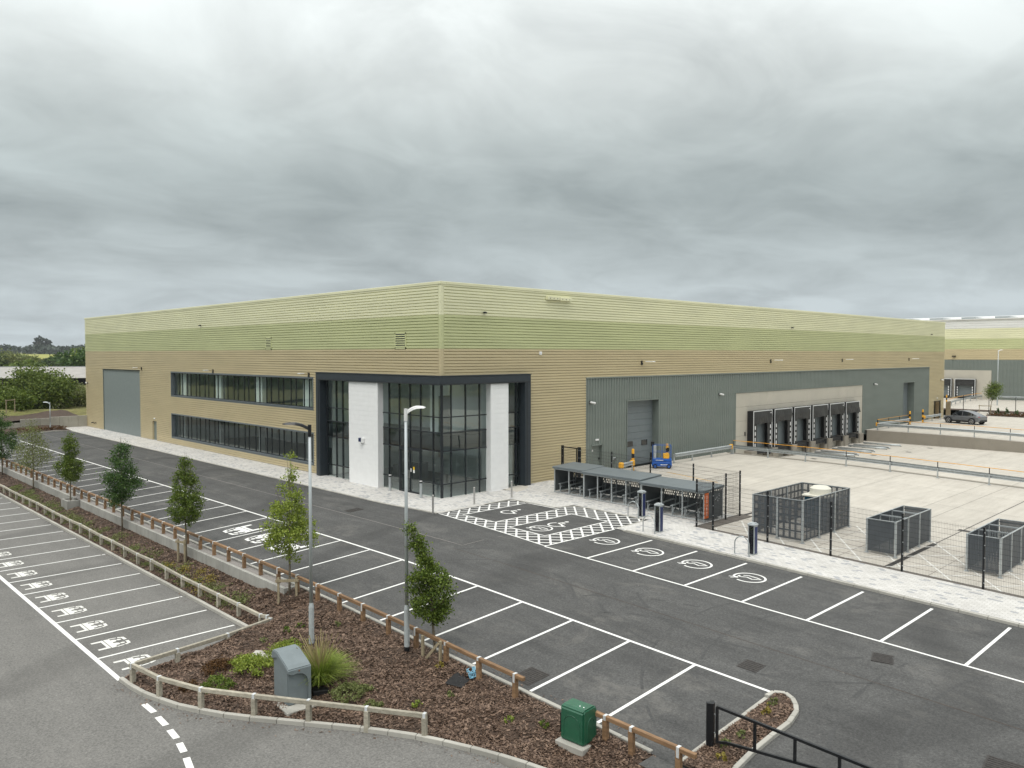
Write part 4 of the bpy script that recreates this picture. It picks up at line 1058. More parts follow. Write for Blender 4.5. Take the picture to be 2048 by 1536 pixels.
m = MB(); m.box(XN+0.1, Y0N, -0.5, XN+120, Y1N, 14.9); m.build('wall', mt('clad_grey'), nw)
m = MB(); m.add([(XN-0.2, Y0N, 15.02), (XN-0.2, Y1N, 15.02), (XN+45, Y1N, 17.4), (XN+45, Y0N, 17.4)], [(0, 1, 2, 3)]); m.box(XN-0.25, Y0N, 14.95, XN+0.15, Y1N, 15.12); rf = m.build('roof', mt('clad_white'), nw)
for k in range(20):
    y = -40+k*5.9; MB().box(XN+8, y, 15.3, XN+20, y+2.5, 15.78).build('rooflight', mt('rooflight'), rf)
m = MB(); m.box(XN-0.10, 7.95, 0.0, XN-0.075, 60, 5.47); m.build('dock_surround', mt('dock_concrete'), nw)
for k in range(6):
    y = 10.4+k*4.1
    m = MB(); m.box(XN-0.75, y, 0.45, XN-0.11, y+0.3, 3.82); m.box(XN-0.75, y+3.25, 0.45, XN-0.11, y+3.55, 3.82); m.box(XN-0.75, y+0.3, 3.6, XN-0.11, y+3.25, 3.82); sh = m.build('dock_shelter', mt('black_rubber'), nw)
    m = MB(); m.box(XN-0.79, y, 0.45, XN-0.752, y+0.10, 3.85); m.box(XN-0.79, y+3.45, 0.45, XN-0.752, y+3.55, 3.85); m.box(XN-0.79, y+0.1, 3.75, XN-0.752, y+3.45, 3.85); m.build('edge_trim', mt('strap'), sh)
    MB().box(XN-0.72, y+0.3, 2.6, XN-0.70, y+3.25, 3.6).build('head_curtain', mt('curtain_black'), sh); MB().box(XN-0.13, y+0.3, 0.45, XN-0.112, y+3.25, 3.6).build('dock_door', mt('door_steel'), sh)
    for yy in (y+0.42, y+3.0):
        for q in range(4): MB().box(XN-0.77, yy, 0.7+q*0.46, XN-0.755, yy+0.13, 1.0+q*0.46).build('guide_mark', mt('sign_white'), sh)
    MB().box(XN-0.7, y+0.5, -0.1, XN-0.1, y+3.0, 0.42).build('dock_leveller', mt('black_rubber'), sh)
m = MB(); m.box(XN-0.5, 14.0, 8.0, XN-0.04, 14.6, 8.2); m.build('flood_light', mt('black_paint'), nw)

# ================================================================== TIMBER KNEE RAILS
def knee_rail(name, label, pts, gz, post_h, wood, rail_w, rail_h, strap_top=True, over=0.35, rail_span=2):
    """posts at pts (x, y); a rail laid on edge over the post tops, fixed with steel straps"""
    c = pts[len(pts)//2]; root = thing(name, label, 'timber fence', (c[0], c[1], gz(*c)))
    tops = []
    for x, y in pts:
        z = gz(x, y); h = post_h+random.uniform(-0.012, 0.012)
        tops.append(Vector((x, y, z+h)))
    for i, (x, y) in enumerate(pts):
        a = tops[max(0, i-1)]; b_ = tops[min(len(tops)-1, i+1)]; d = (b_-a); ang = math.atan2(d.y, d.x)
        m = MB(); m.box(-0.065, -0.065, -0.45, 0.065, 0.065, post_h-0.02)
        p = m.build('post', mt(wood), root, bevel=0.008); p.location = Vector((x, y, gz(x, y)))-root.location; p.rotation_euler = (random.uniform(-0.015, 0.015), random.uniform(-0.015, 0.015), ang)
    n = len(tops)
    i = 0
    while i < n-1:
        j = min(n-1, i+rail_span)
        straight = True
        if j-i > 1:
            d1, d2 = (tops[i+1]-tops[i]).normalized(), (tops[j]-tops[j-1]).normalized()
            if d1.dot(d2) < 0.9995: j = i+1
        a, b_ = tops[i].copy(), tops[j].copy(); d = (b_-a).normalized()
        if i == 0: a -= d*over
        if j == n-1: b_ += d*over
        m = MB(); m.bar(a+d*0.006+Vector((0, 0, rail_h/2-0.03)), b_-d*0.006+Vector((0, 0, rail_h/2-0.03)), rail_w, rail_h)
        m.build('rail', mt(wood), root, bevel=0.010)
        i = j
    for i, t in enumerate(tops):
        a = tops[max(0, i-1)]; b_ = tops[min(n-1, i+1)]; d = (b_-a).normalized(); s = d.cross(Vector((0, 0, 1))).normalized()
        m = MB(); w = rail_w/2+0.006; zt = rail_h-0.03+0.004
        for off in (-w, w): m.bar(t+s*off+Vector((0, 0, -0.16)), t+s*off+Vector((0, 0, zt)), 0.075, 0.006, up=s)
        m.bar(t-s*w+Vector((0, 0, zt)), t+s*w+Vector((0, 0, zt)), 0.075, 0.006)
        m.build('strap', mt('strap'), root)
    return root
def gz_main(x, y): return T(-13.95, y)-0.02
knee_rail('knee_rail', 'long new brown timber knee rail along the upper car park kerb', [(-14.25, 52-1.485*k) for k in range(50)], gz_main, 0.52, 'wood_new', 0.11, 0.11)
knee_rail('knee_rail', 'short new brown timber knee rail between the green cabinet and the gate island', [(-14.24, -23.94), (-14.22, -24.72), (-14.15, -26.0)], gz_main, 0.50, 'wood_new', 0.11, 0.11, over=0.45)
gl = [(-16.13, 43.0-1.755*k) for k in range(31)]
gl = [p for p in gl if p[1] > -9.9]+[(-16.05, -10.0)]
gz_low = lambda x, y: bedz(max(x, xl(y)+0.02), y)
knee_rail('knee_rail', 'long weathered grey timber knee rail beside the lower parking bays', gl, gz_low, 0.42, 'wood_grey', 0.10, 0.12, over=0.05)
knee_rail('knee_rail', 'weathered grey timber knee rail across the end of the lower parking row', [(-16.12, -10.32), (-17.85, -10.74), (-19.6, -10.98), (-21.0, -11.16)], lambda x, y: LOW+0.1, 0.46, 'wood_grey', 0.10, 0.12, over=0.12)
knee_rail('knee_rail', 'curved weathered grey timber knee rail round the bed with the grey cabinet', [(-21.06, -11.3), (-20.85, -12.86), (-20.30, -14.44), (-19.45, -15.9), (-18.56, -17.25), (-17.66, -18.66), (-16.82, -20.05)], gz_low, 0.50, 'wood_grey', 0.10, 0.12, over=0.07)

# ================================================================== STREET LAMPS
def lamp(name, label, x, y, z, h, arm, ang, head_mat, base_h, black_foot=False, r=0.06, base_r=0.085):
    root = thing(name, label, 'street lamp', (x, y, z))
    m = MB(); m.tube([(x, y, z-0.3), (x, y, z+base_h), (x, y, z+base_h+0.14)], [base_r, base_r, r], 14); m.build('base', mt('lamp_galv'), root, smooth=False)
    if black_foot: MB().tube([(x, y, z-0.1), (x, y, z+0.28)], base_r+0.004, 14).build('foot_sleeve', mt('black_paint'), root)
    MB().box(x-0.04, y-base_r-0.008, z+0.45, x+0.04, y-base_r+0.02, z+0.85).build('access_door', mt('lamp_galv'), root)
    MB().tube([(x, y, z+base_h+0.13), (x, y, z+h)], [r, r*0.72], 12).build('column', mt('lamp_galv'), root, smooth=True)
    c, s = math.cos(ang), math.sin(ang)
    # head: a tapering curved blade with a flat underside
    n = 9; vs = []; fs = []
    for i in range(n):
        t = i/(n-1); d = arm*t; zz = z+h-0.10+0.20*math.sin(min(1, t*1.6)*math.pi/2)-0.03*t
        wd = lerp(0.05, 0.15, ss(0.15, 0.55, t))*(1-0.75*ss(0.86, 1.0, t)); th = lerp(0.10, 0.055, t)*(1-0.6*ss(0.85, 1, t))
        for a, b_ in ((-1, -0.5), (-0.7, 0.45), (0, 0.62), (0.7, 0.45), (1, -0.5)):
            vs.append((x+c*d-s*wd*a, y+s*d+c*wd*a, zz+th*b_))
    for i in range(n-1):
        for k in range(5): fs.append((i*5+k, i*5+(k+1) % 5, (i+1)*5+(k+1) % 5, (i+1)*5+k))
    fs.append((4, 3, 2, 1, 0)); fs.append(tuple((n-1)*5+k for k in range(5)))
    hd = MB().add(vs, fs).build('lamp_head', mt(head_mat), root)
    MB().tube([(x, y, z+h-0.34), (x, y, z+h+0.04)], r*0.95, 10).build('spigot', mt(head_mat), root)
    MB().box(-0.14, -0.07, -0.006, 0.14, 0.07, 0.0).build('lens', mt('plastic_white'), hd)
    l = hd.children[0]; l.location = (x+c*arm*0.66, y+s*arm*0.66, z+h+0.055-0.0); l.rotation_euler = (0, 0, ang)
    return root
lamp('street_lamp', 'tall galvanised lamp post with black lamp head in the mulch bed by the ornamental grass', -16.25, -13.4, -1.15, 7.35, 0.86, math.radians(138), 'black_paint', 1.5)
lamp('street_lamp', 'tall galvanised lamp post with pale lamp head and black foot by the brown knee rail', -14.6, -16.3, -0.87, 7.65, 0.62, math.radians(-25), 'plastic_white', 1.45, True)
lamp('street_lamp', 'short pale lamp post in front of the stepped concrete wall', -4.95, 62.0, 0.15, 3.0, 0.75, math.radians(135), 'lamp_galv', 0.5, True, 0.05, 0.07)
lamp('street_lamp', 'slim pale lamp post standing in the neighbouring yard', 118.0, 2.0, 0.1, 9.0, 0.7, math.radians(-45), 'plastic_white', 1.2, False, 0.07, 0.10)

# ================================================================== TREES AND PLANTS
def leaf_mesh(name, pts, size, mat, parent=None, up=0.35, droop=0.0):
    n = len(pts); P_ = np.array(pts, float)
    nr = np.random.normal(size=(n, 3)); nr[:, 2] += up; nr /= np.linalg.norm(nr, axis=1)[:, None]
    a = np.cross(nr, np.random.normal(size=(n, 3))); a /= np.linalg.norm(a, axis=1)[:, None]; b_ = np.cross(nr, a)
    s = (size*np.random.uniform(0.6, 1.35, n))[:, None]; w = s*0.42
    V = np.stack([P_-a*s*0.55, P_+b_*w+nr*w*0.25, P_+a*s*0.55, P_-b_*w+nr*w*0.25], 1)
    me = bpy.data.meshes.new(name); me.vertices.add(4*n); me.vertices.foreach_set('co', V.ravel())
    me.loops.add(6*n); me.polygons.add(2*n)
    idx = (np.arange(n)*4)[:, None]+np.array([0, 1, 2, 0, 2, 3])[None]
    me.loops.foreach_set('vertex_index', idx.ravel()); me.polygons.foreach_set('loop_start', np.arange(0, 6*n, 3)); me.polygons.foreach_set('loop_total', np.full(2*n, 3))
    me.update(); return link(name, me, mt(mat), parent)
def prof_r(prof, t):
    for (a, ra), (b_, rb) in zip(prof[:-1], prof[1:]):
        if a <= t <= b_: return lerp(ra, rb, (t-a)/(b_-a))
    return 0
def young_tree(name, label, x, y, z, h, lo, prof, n, size, mat, lean=(0, 0), clumps=90, sig=0.11, group=None, trunk_r=0.045, limbs=16, top_bend=(0, 0)):
    """slim street tree; prof gives crown radius against height fraction of the crown"""
    root = thing(name, label, 'tree', (x, y, z), group=group)
    def ax(t):
        zz = t*h; return Vector((x+lean[0]*t+top_bend[0]*ss(0.6, 1, t), y+lean[1]*t+top_bend[1]*ss(0.6, 1, t), z+zz))
    m = MB(); k = 9
    m.tube([ax(i/k)+Vector((random.uniform(-.015, .015), random.uniform(-.015, .015), -0.25 if i == 0 else 0)) for i in range(k+1)], [trunk_r*lerp(1.15, 0.12, i/k) for i in range(k+1)], 7)
    m.build('trunk', mt('bark'), root, smooth=True)
    pts = []; lm = MB()
    for i in range(limbs):
        t0 = lo/h+(1-lo/h)*0.8*(i/limbs)**1.05; a = i*2.4+random.uniform(-.4, .4); ct = (t0-lo/h)/(1-lo/h)
        r = prof_r(prof, min(1, ct+0.12))*random.uniform(0.75, 1.05)
        p0 = ax(t0); e = ax(min(1, t0+0.14+0.08*random.random()))+Vector((math.cos(a)*r, math.sin(a)*r, 0))
        mid = p0.lerp(e, 0.5)+Vector((math.cos(a)*r*0.12, math.sin(a)*r*0.12, -0.03))
        lm.tube([p0, mid, e], [trunk_r*0.42*(1-t0*0.6), trunk_r*0.26*(1-t0*0.6), 0.004], 5)
    lm.build('branches', mt('bark'), root)
    cs = []
    while len(cs) < clumps:
        ct = random.random(); R = prof_r(prof, ct)
        if random.random() > (R/max(r_ for _, r_ in prof))**1.2+0.05: continue
        rr = R*math.sqrt(random.random())*1.0; a = random.uniform(0, 6.283)
        t = lo/h+ct*(1-lo/h); c = ax(min(1.0, t))
        cs.append((c.x+rr*math.cos(a), c.y+rr*math.sin(a), c.z))
    n = int(n*2.5); size *= 0.66; cs = np.array(cs); ii = np.random.randint(0, len(cs), n)
    P_ = cs[ii]+np.random.normal(size=(n, 3))*np.array([sig, sig, sig*0.8])
    leaf_mesh('crown', P_, size, mat, root)
    return root
TG = 'young trees along the retaining wall'
young_tree('young_tree', 'bent dark green young tree by the pale lamp post, leaning above the brown knee rail', -14.12, -17.1, -0.80, 4.05, 1.15, [(0, .12), (.08, .50), (.22, .66), (.45, .58), (.60, .30), (.70, .17), (.85, .15), (.95, .16), (1, .05)], 4200, 0.095, 'leaf_mid', lean=(-0.16, 0.16), top_bend=(-0.34, 0.34), sig=0.10, clumps=105)
young_tree('young_tree', 'light yellow-green young tree with wispy top at the end of the retaining wall', -14.5, -8.7, -0.87, 5.6, 1.55, [(0, .3), (.12, .85), (.3, .95), (.5, .72), (.65, .42), (.8, .16), (1, .05)], 3300, 0.105, 'leaf_bright', lean=(0.08, -0.05), sig=0.115, clumps=85)
young_tree('young_tree', 'dense dark green spindle-shaped young tree in front of the retaining wall', -14.8, 0.3, -0.93, 4.95, 1.65, [(0, .22), (.12, .66), (.32, .78), (.5, .58), (.72, .28), (1, .05)], 3600, 0.10, 'leaf_mid', sig=0.10, clumps=130)
young_tree('young_tree', 'deep green broad-skirted young tree with knobbly top beside the long wall', -14.8, 8.85, -0.93, 5.0, 1.5, [(0, .45), (.15, .98), (.3, 1.02), (.5, .66), (.75, .48), (.88, .16), (1, .14)], 3400, 0.115, 'leaf_dark', sig=0.15, clumps=95)
young_tree('young_tree', 'waisted green young tree with narrow head by the wall recess', -14.8, 18.1, -0.93, 4.5, 1.6, [(0, .25), (.15, .75), (.35, .76), (.5, .42), (.58, .33), (.75, .42), (.9, .22), (1, .05)], 3000, 0.11, 'leaf_mid', sig=0.12, clumps=110)
young_tree('young_tree', 'thin open pale olive young tree beside the upper parking bays', -14.8, 26.8, -0.93, 4.85, 1.4, [(0, .4), (.2, 1.15), (.4, 1.0), (.65, .7), (.85, .35), (1, .1)], 1700, 0.115, 'leaf_olive', sig=0.2, clumps=120)
young_tree('young_tree', 'very dark green rounded young tree farthest along the retaining wall', -14.8, 36.0, -0.93, 5.0, 1.3, [(0, .5), (.2, 1.25), (.5, 1.1), (.8, .6), (1, .15)], 2800, 0.13, 'leaf_dark', sig=0.17, clumps=110)
young_tree('young_tree', 'small staked young tree in the planting strip by the grey car', 95.5, -2.9, 0.15, 4.6, 2.2, [(0, .35), (.3, .85), (.6, .7), (1, .15)], 1400, 0.17, 'leaf_mid', sig=0.28, clumps=60, lean=(0.6, -0.5))
def stakes(label, x, y, z, h, w, diag=False, rz=0.0):
    root = thing('tree_stake_frame', label, 'tree stakes', (x, y, z), rz, world=False)
    for s in (-1, 1): MB().box(-0.04, s*w-0.04, -0.3, 0.04, s*w+0.04, h).build('stake', mt('stake_wood'), root, bevel=0.006)
    if diag: MB().bar((-0.08, -w, h-0.05), (-0.12, w*0.5, 0.02), 0.03, 0.08).build('crossbar', mt('stake_wood'), root)
    else: MB().box(-0.07, -w-0.1, h-0.16, -0.04, w+0.1, h-0.06).build('crossbar', mt('stake_wood'), root)
stakes('two short timber stakes with a fallen crossbar round the bent tree', -14.42, -17.3, -0.84, 0.72, 0.38, True, 0.1)
stakes('timber tree stakes with crossbar in front of the yellow-green tree', -14.7, -8.95, -0.92, 1.02, 0.33, False, 0.9)
stakes('timber tree stakes against the wall at the spindle-shaped tree', -14.95, 0.45, -0.95, 0.95, 0.2, False, 0.4)
stakes('bare orange timber stakes on the soil bank', -13.9, 68.0, 1.6, 1.2, 0.6, False, -0.6)
stakes('pale timber stake frame on the grass in front of the big bush', -6.6, 72.0, 1.9, 1.3, 0.9, False, -0.7)
stakes('timber tree stakes in the planting strip by the grey car', 95.3, -2.4, 0.1, 1.3, 0.7, False, 0.3)
def shrub(name, label, x, y, z, rx, ry, h, n, size, mat, cat='shrub', group=None, clumps=40):
    root = thing(name, label, cat, (x, y, z), group=group)
    cs = []
    for _ in range(clumps):
        a = random.uniform(0, 6.283); r = math.sqrt(random.random()); e = math.sqrt(max(0, 1-r*r))
        cs.append((x+rx*r*math.cos(a), y+ry*r*math.sin(a), z+h*e*random.uniform(0.45, 1.0)))
    cs = np.array(cs); P_ = cs[np.random.randint(0, clumps, n)]+np.random.normal(size=(n, 3))*np.array([rx*0.12, ry*0.12, h*0.14]); P_[:, 2] = np.maximum(P_[:, 2], z-0.02)
    leaf_mesh('foliage', P_, size, mat, root)
    m = MB()
    for k in range(5):
        a = k*1.3; m.tube([(x, y, z-0.1), (x+rx*.4*math.cos(a), y+ry*.4*math.sin(a), z+h*0.6)], [0.012, 0.004], 5)
    m.build('stems', mt('bark'), root); return root
shrub('shrub', 'bright green low spreading shrub beside the grey cabinet', -18.35, -13.35, bedz(-18.35, -13.35), 0.62, 0.7, 0.28, 2600, 0.055, 'leaf_bright')
shrub('shrub', 'reddish brown patchy shrub at the end of the bright green shrub', -18.95, -12.55, bedz(-18.95, -12.55), 0.5, 0.45, 0.28, 1300, 0.05, 'leaf_red')
shrub('shrub', 'small green shrub behind the curved grey knee rail', -19.5, -13.7, bedz(-19.5, -13.7), 0.42, 0.5, 0.30, 1400, 0.05, 'leaf_mid')
shrub('shrub', 'small dark red shrub near the corner post of the grey knee rail', -20.1, -13.1, bedz(-20.1, -13.1), 0.25, 0.25, 0.22, 600, 0.05, 'leaf_red')
shrub('shrub', 'dull green low shrub at the foot of the ornamental grass', -17.15, -17.05, bedz(-17.15, -17.05), 0.65, 0.5, 0.28, 1900, 0.05, 'leaf_olive')
shrub('shrub', 'tiny olive shrub alone on the mulch beside the dull green shrub', -17.0, -17.95, bedz(-17.0, -17.95), 0.3, 0.3, 0.2, 600, 0.05, 'leaf_olive')
shrub('shrub', 'green creeping shrub behind the lamp post base', -16.95, -13.2, bedz(-16.95, -13.2), 0.75, 0.55, 0.25, 1500, 0.055, 'leaf_bright')
# ornamental grass
def grass_clump(label, x, y, z, r, h, n, mat):
    root = thing('ornamental_grass', label, 'grass clump', (x, y, z)); vs = []; fs = []
    for k in range(n):
        a = random.uniform(0, 6.283); r0 = random.uniform(0, 0.3*r); L = h*random.uniform(0.55, 1.05); out_ = r*random.uniform(0.25, 1.1); ca, sa = math.cos(a), math.sin(a); w = 0.010
        p = []
        for i in range(5):
            t = i/4; d = r0+out_*t**1.7; zz = z+L*(t*1.25-0.62*t*t*(out_/r)); ww = w*(1-t*0.85)
            p += [(x+ca*d-sa*ww, y+sa*d+ca*ww, zz), (x+ca*d+sa*ww, y+sa*d-ca*ww, zz)]
        b0 = len(vs); vs += p; fs += [(b0+2*i, b0+2*i+1, b0+2*i+3, b0+2*i+2) for i in range(4)]
    MB().add(vs, fs); me = bpy.data.meshes.new('blades'); me.from_pydata(vs, [], fs); link('blades', me, mt(mat), root); return root
g_ = grass_clump('large arching green ornamental grass behind the grey cabinet', -17.35, -15.75, bedz(-17.35, -15.75), 0.98, 0.88, 1700, 'grass_blade')
vs = []; fs = []
for k in range(60):
    a = random.uniform(0, 6.283); L = random.uniform(0.9, 1.35); o_ = random.uniform(0.1, 0.75); x0, y0, z0 = -17.35, -15.75, bedz(-17.35, -15.75)
    b0 = len(vs)
    for i in range(3):
        t = i/2; vs += [(x0+math.cos(a)*o_*t**1.4-0.006, y0+math.sin(a)*o_*t**1.4, z0+L*t), (x0+math.cos(a)*o_*t**1.4+0.006+0.012*t, y0+math.sin(a)*o_*t**1.4, z0+L*t)]
    fs += [(b0, b0+1, b0+3, b0+2), (b0+2, b0+3, b0+5, b0+4)]
me = bpy.data.meshes.new('seed_heads'); me.from_pydata(vs, [], fs); link('seed_heads', me, mt('grass_dry'), g_)
# weeds and ground cover
wp_ = [(-15.05, -21.4, 'leaf_bright'), (-14.75, -22.35, 'leaf_mid'), (-15.9, -12.0, 'leaf_mid'), (-16.4, -12.1, 'leaf_mid'), (-14.5, -23.0, 'leaf_mid'), (-15.3, -19.3, 'leaf_olive'), (-15.0, -12.9, 'leaf_olive'), (-17.2, -12.0, 'leaf_olive'), (-16.2, -18.9, 'leaf_bright'), (-14.6, -17.9, 'leaf_yellow')]
for x, y, mat in wp_: shrub('weed', 'small weed sprouting from the bark mulch of the corner bed', x, y, bedz(x, y), 0.13, 0.13, 0.16, 130, 0.05, mat, 'weed', 'weeds in the corner bed', 8)
for x, y, mat in ((-10.0, -26.1, 'leaf_olive'), (-10.6, -26.3, 'leaf_yellow'), (-12.0, -26.35, 'leaf_olive'), (-12.65, -26.3, 'leaf_olive'), (-13.15, -26.5, 'leaf_yellow')):
    shrub('weed', 'small dry weed on the mulch of the rounded kerb island', x, y, islz(x, y), 0.16, 0.13, 0.17, 160, 0.055, mat, 'weed', 'weeds on the kerb island', 8)
cov = [(-15.6+random.uniform(-.45, .45), random.uniform(-7.5, 30)) for _ in range(120)]
P_ = []
for x, y in cov:
    for _ in range(90): P_.append((x+random.gauss(0, .16), y+random.gauss(0, .22), 0))
P_ = [(x, y, bedz(x, y)+random.uniform(0.02, 0.13)) for x, y, _ in P_ if -16.2 < x < -14.6]
tag(leaf_mesh('ground_cover', P_, 0.06, 'leaf_olive'), 'thin olive ground cover plants on the sloping planting strip', 'ground cover', kind='stuff')
P_ = []
for x, y in ((-15.4, -1.0), (-15.7, -2.6), (-15.2, -3.2), (-15.5, 0.5), (-15.9, -3.8), (-15.1, -2.0)):
    for _ in range(160): xx, yy = x+random.gauss(0, .14), y+random.gauss(0, .25); P_.append((xx, yy, bedz(xx, yy)+random.uniform(.02, .14)))
tag(leaf_mesh('ground_cover', P_, 0.055, 'leaf_yellow'), 'yellow flowering ground cover patch on the planting strip', 'ground cover', kind='stuff')
P_ = [(random.uniform(-8, -3.4), random.uniform(61.4, 63.2), T(-5, 61)+random.uniform(.1, .4)) for _ in range(700)]
tag(leaf_mesh('ground_cover', P_, 0.13, 'leaf_red'), 'low reddish plants at the foot of the stepped wall', 'ground cover', kind='stuff')

# ---- big trees and bushes beyond
def big_plant(name, label, x, y, z, rx, ry, h, n, size, mat, cat, trunk=True, group=None, clumps=60, base=0.0):
    root = thing(name, label, cat, (x, y, z), group=group)
    cs = []
    for _ in range(clumps):
        v_ = np.random.normal(size=3); v_ /= np.linalg.norm(v_); v_ *= random.random()**0.33
        cs.append((x+rx*v_[0]*0.9, y+ry*v_[1]*0.9, z+base+(h-base)*(0.5+0.46*v_[2])))
    cs = np.array(cs); sg = min(rx, h*0.6)*0.17
    P_ = cs[np.random.randint(0, clumps, n)]+np.random.normal(size=(n, 3))*sg; P_[:, 2] = np.maximum(P_[:, 2], z+base*0.8)
    leaf_mesh('crown', P_, size, mat, root)
    m = MB(); m.tube([(x, y, z-0.5), (x+.1, y, z+h*0.4), (x, y+.1, z+h*0.75)], [h*0.035, h*0.025, h*0.01], 7)
    for k in range(6):
        a = k*1.05; m.tube([(x, y, z+h*0.3), (x+rx*.6*math.cos(a), y+ry*.6*math.sin(a), z+h*(0.5+0.06*k))], [h*0.015, h*0.004], 5)
    m.build('trunk', mt('bark'), root); return root
def polar(px, d):
    """a spot d metres ahead of the viewpoint on a bearing; px is the bearing in 1/1593 units right of axis"""
    return (-29.27+d*(math.cos(YAW)+px*math.sin(YAW)), -36.15+d*(math.sin(YAW)-px*math.cos(YAW)))
def bp(px): return (px-1024)/1592.8
x, y = polar(bp(78), 106); big_plant('bush', 'big dark green rounded bush on the grass bank in front of the farm shed', x, y, 1.0, 4.3, 4.0, 5.6, 15000, 0.26, 'bush_leaf', 'bush', clumps=130)
x, y = polar(bp(30), 98); big_plant('bush', 'lighter green bush at the edge of the big dark bush', x, y, 1.0, 2.6, 2.4, 3.0, 5000, 0.22, 'leaf_mid', 'bush', clumps=60)
x, y = polar(bp(160), 112); big_plant('bush', 'yellow-green hedge bush against the end of the warehouse', x, y, 1.0, 3.6, 3.0, 3.2, 6000, 0.22, 'leaf_olive', 'bush', clumps=70)
x, y = polar(bp(-40), 100); big_plant('bush', 'green bush at the edge of the grass bank', x, y, 1.0, 4.0, 3.6, 4.4, 6000, 0.26, 'bush_leaf', 'bush', clumps=70)
TR = [(8, 330, 8, 9.0, 'far_leaf'), (32, 300, 9, 10.4, 'leaf_olive'), (52, 285, 7, 8.2, 'leaf_mid'), (72, 310, 7, 8.0, 'far_leaf'), (92, 330, 8, 7.6, 'leaf_mid'), (112, 300, 8, 8.2, 'far_leaf'),
      (130, 320, 9, 8.8, 'leaf_dark'), (150, 290, 8, 8.6, 'far_leaf'), (166, 250, 7, 10.6, 'leaf_dark'), (178, 265, 8, 11.4, 'leaf_mid'), (-14, 300, 9, 10.0, 'far_leaf'), (-45, 290, 9, 9.5, 'leaf_mid'), (200, 280, 9, 10.5, 'far_leaf'), (20, 380, 10, 9.5, 'leaf_mid'), (60, 390, 10, 9.0, 'far_leaf'), (104, 390, 9, 8.8, 'far_leaf')]
for px_, d, r, h, mat in TR:
    x, y = polar(bp(px_), d); h *= 0.62 if 45 < px_ < 115 else 0.80; big_plant('hedgerow_tree', {'far_leaf': 'dark bushy hedgerow tree behind the farm shed', 'leaf_olive': 'browner olive hedgerow tree standing above its neighbours behind the shed', 'leaf_mid': 'fresh green hedgerow tree behind the farm shed', 'leaf_dark': 'deep green tall hedgerow tree beside the warehouse end'}[mat], x, y, G(x, y), r, r, h, 2600, 0.75, mat, 'tree', group='hedgerow trees behind the farm shed', clumps=45, base=0.6)
# tree belts west and south of the estate road
P_ = []
def belt(x0, y0, x1, y1, n, h0, h1, m_):
    for k in range(n):
        t = random.random(); x = lerp(x0, x1, t)+random.uniform(-6, 6); y = lerp(y0, y1, t)+random.uniform(-6, 6); r = random.uniform(2.5, 4.5); h = random.uniform(h0, h1); z = -2.0
        for _ in range(m_):
            v_ = np.random.normal(size=3); v_ /= np.linalg.norm(v_); v_ *= random.random()**0.3; P_.append((x+r*v_[0], y+r*v_[1], z+h*(0.5+0.5*v_[2])))
belt(-58, -60, -54, 340, 130, 6, 10, 150); belt(-70, -112, 160, -118, 80, 6, 11, 150)
tag(leaf_mesh('tree_belt', P_, 0.85, 'far_leaf'), 'belt of dense green trees round the edge of the estate', 'tree belt', kind='stuff')
# woodland on the horizon
P_ = []
def wood_tree(x, y, r, h, n):
    z = G(x, y)
    for _ in range(n):
        v_ = np.random.normal(size=3); v_ /= np.linalg.norm(v_); v_ *= random.random()**0.3
        P_.append((x+r*v_[0], y+r*v_[1], z+h*(0.5+0.5*v_[2])))
for k in range(330):
    a = 2*math.pi*k/330+random.uniform(-.008, .008); d = random.uniform(1250, 1500); wood_tree(d*math.cos(a), d*math.sin(a), random.uniform(9, 15), random.uniform(10, 15), 46)
for k in range(60):
    px_ = random.uniform(-60, 190); d = random.uniform(1150, 1300); x, y = polar(bp(px_), d); wood_tree(x, y, random.uniform(8, 13), random.uniform(9, 14), 80)
tag(leaf_mesh('woodland', P_, 4.2, 'wood_leaf'), 'distant dark woodland along the skyline', 'woodland', kind='stuff')
for px_, h in ((73, 24), (77, 26), (81, 29), (86, 30), (91, 28), (96, 26), (100, 23)):
    x, y = polar(bp(px_), 1230); big_plant('poplar_tree', 'tall dark poplar tree of the clump on the far hill', x, y, G(x, y), 3.4, 3.4, h, 420, 2.4, 'wood_leaf', 'tree', group='poplars on the far hill', clumps=26, base=3)

# ---- farm shed
sx0, sy0 = polar(bp(-90), 188); sx1, sy1 = polar(bp(330), 196)
d = Vector((sx1-sx0, sy1-sy0, 0)).normalized(); nrm = Vector((-d.y, d.x, 0))
if nrm.dot(Vector((1, 1, 0))) < 0: nrm = -nrm
A = Vector((sx0, sy0, 0)); B = Vector((sx1, sy1, 0))
fs_ = thing('farm_shed', 'long low open farm shed with pale grey sheet roof', 'shed', tuple((A+B)/2+Vector((0, 0, 0.9))))
m = MB(); w_ = 11
m.add([A+Vector((0, 0, 2.7)), B+Vector((0, 0, 2.7)), B+nrm*w_+Vector((0, 0, 5.3)), A+nrm*w_+Vector((0, 0, 5.3)), A+nrm*2*w_+Vector((0, 0, 2.7)), B+nrm*2*w_+Vector((0, 0, 2.7))], [(0, 1, 2, 3), (3, 2, 5, 4)])
m.build('roof', mt('asbestos_roof'), fs_)
m = MB(); m.bar(A+nrm*w_+Vector((0, 0, 5.34)), B+nrm*w_+Vector((0, 0, 5.34)), 0.5, 0.12); m.build('ridge_cap', mt('roof_grey'), fs_)
m = MB(); m.bar(A+Vector((0, 0, 2.66))-nrm*0.05, B+Vector((0, 0, 2.66))-nrm*0.05, 0.12, 0.18); m.build('gutter', mt('cast_iron'), fs_)
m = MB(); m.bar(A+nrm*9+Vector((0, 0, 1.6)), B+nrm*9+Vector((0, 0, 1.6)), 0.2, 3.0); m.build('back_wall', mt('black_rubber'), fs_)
L_ = (B-A).length
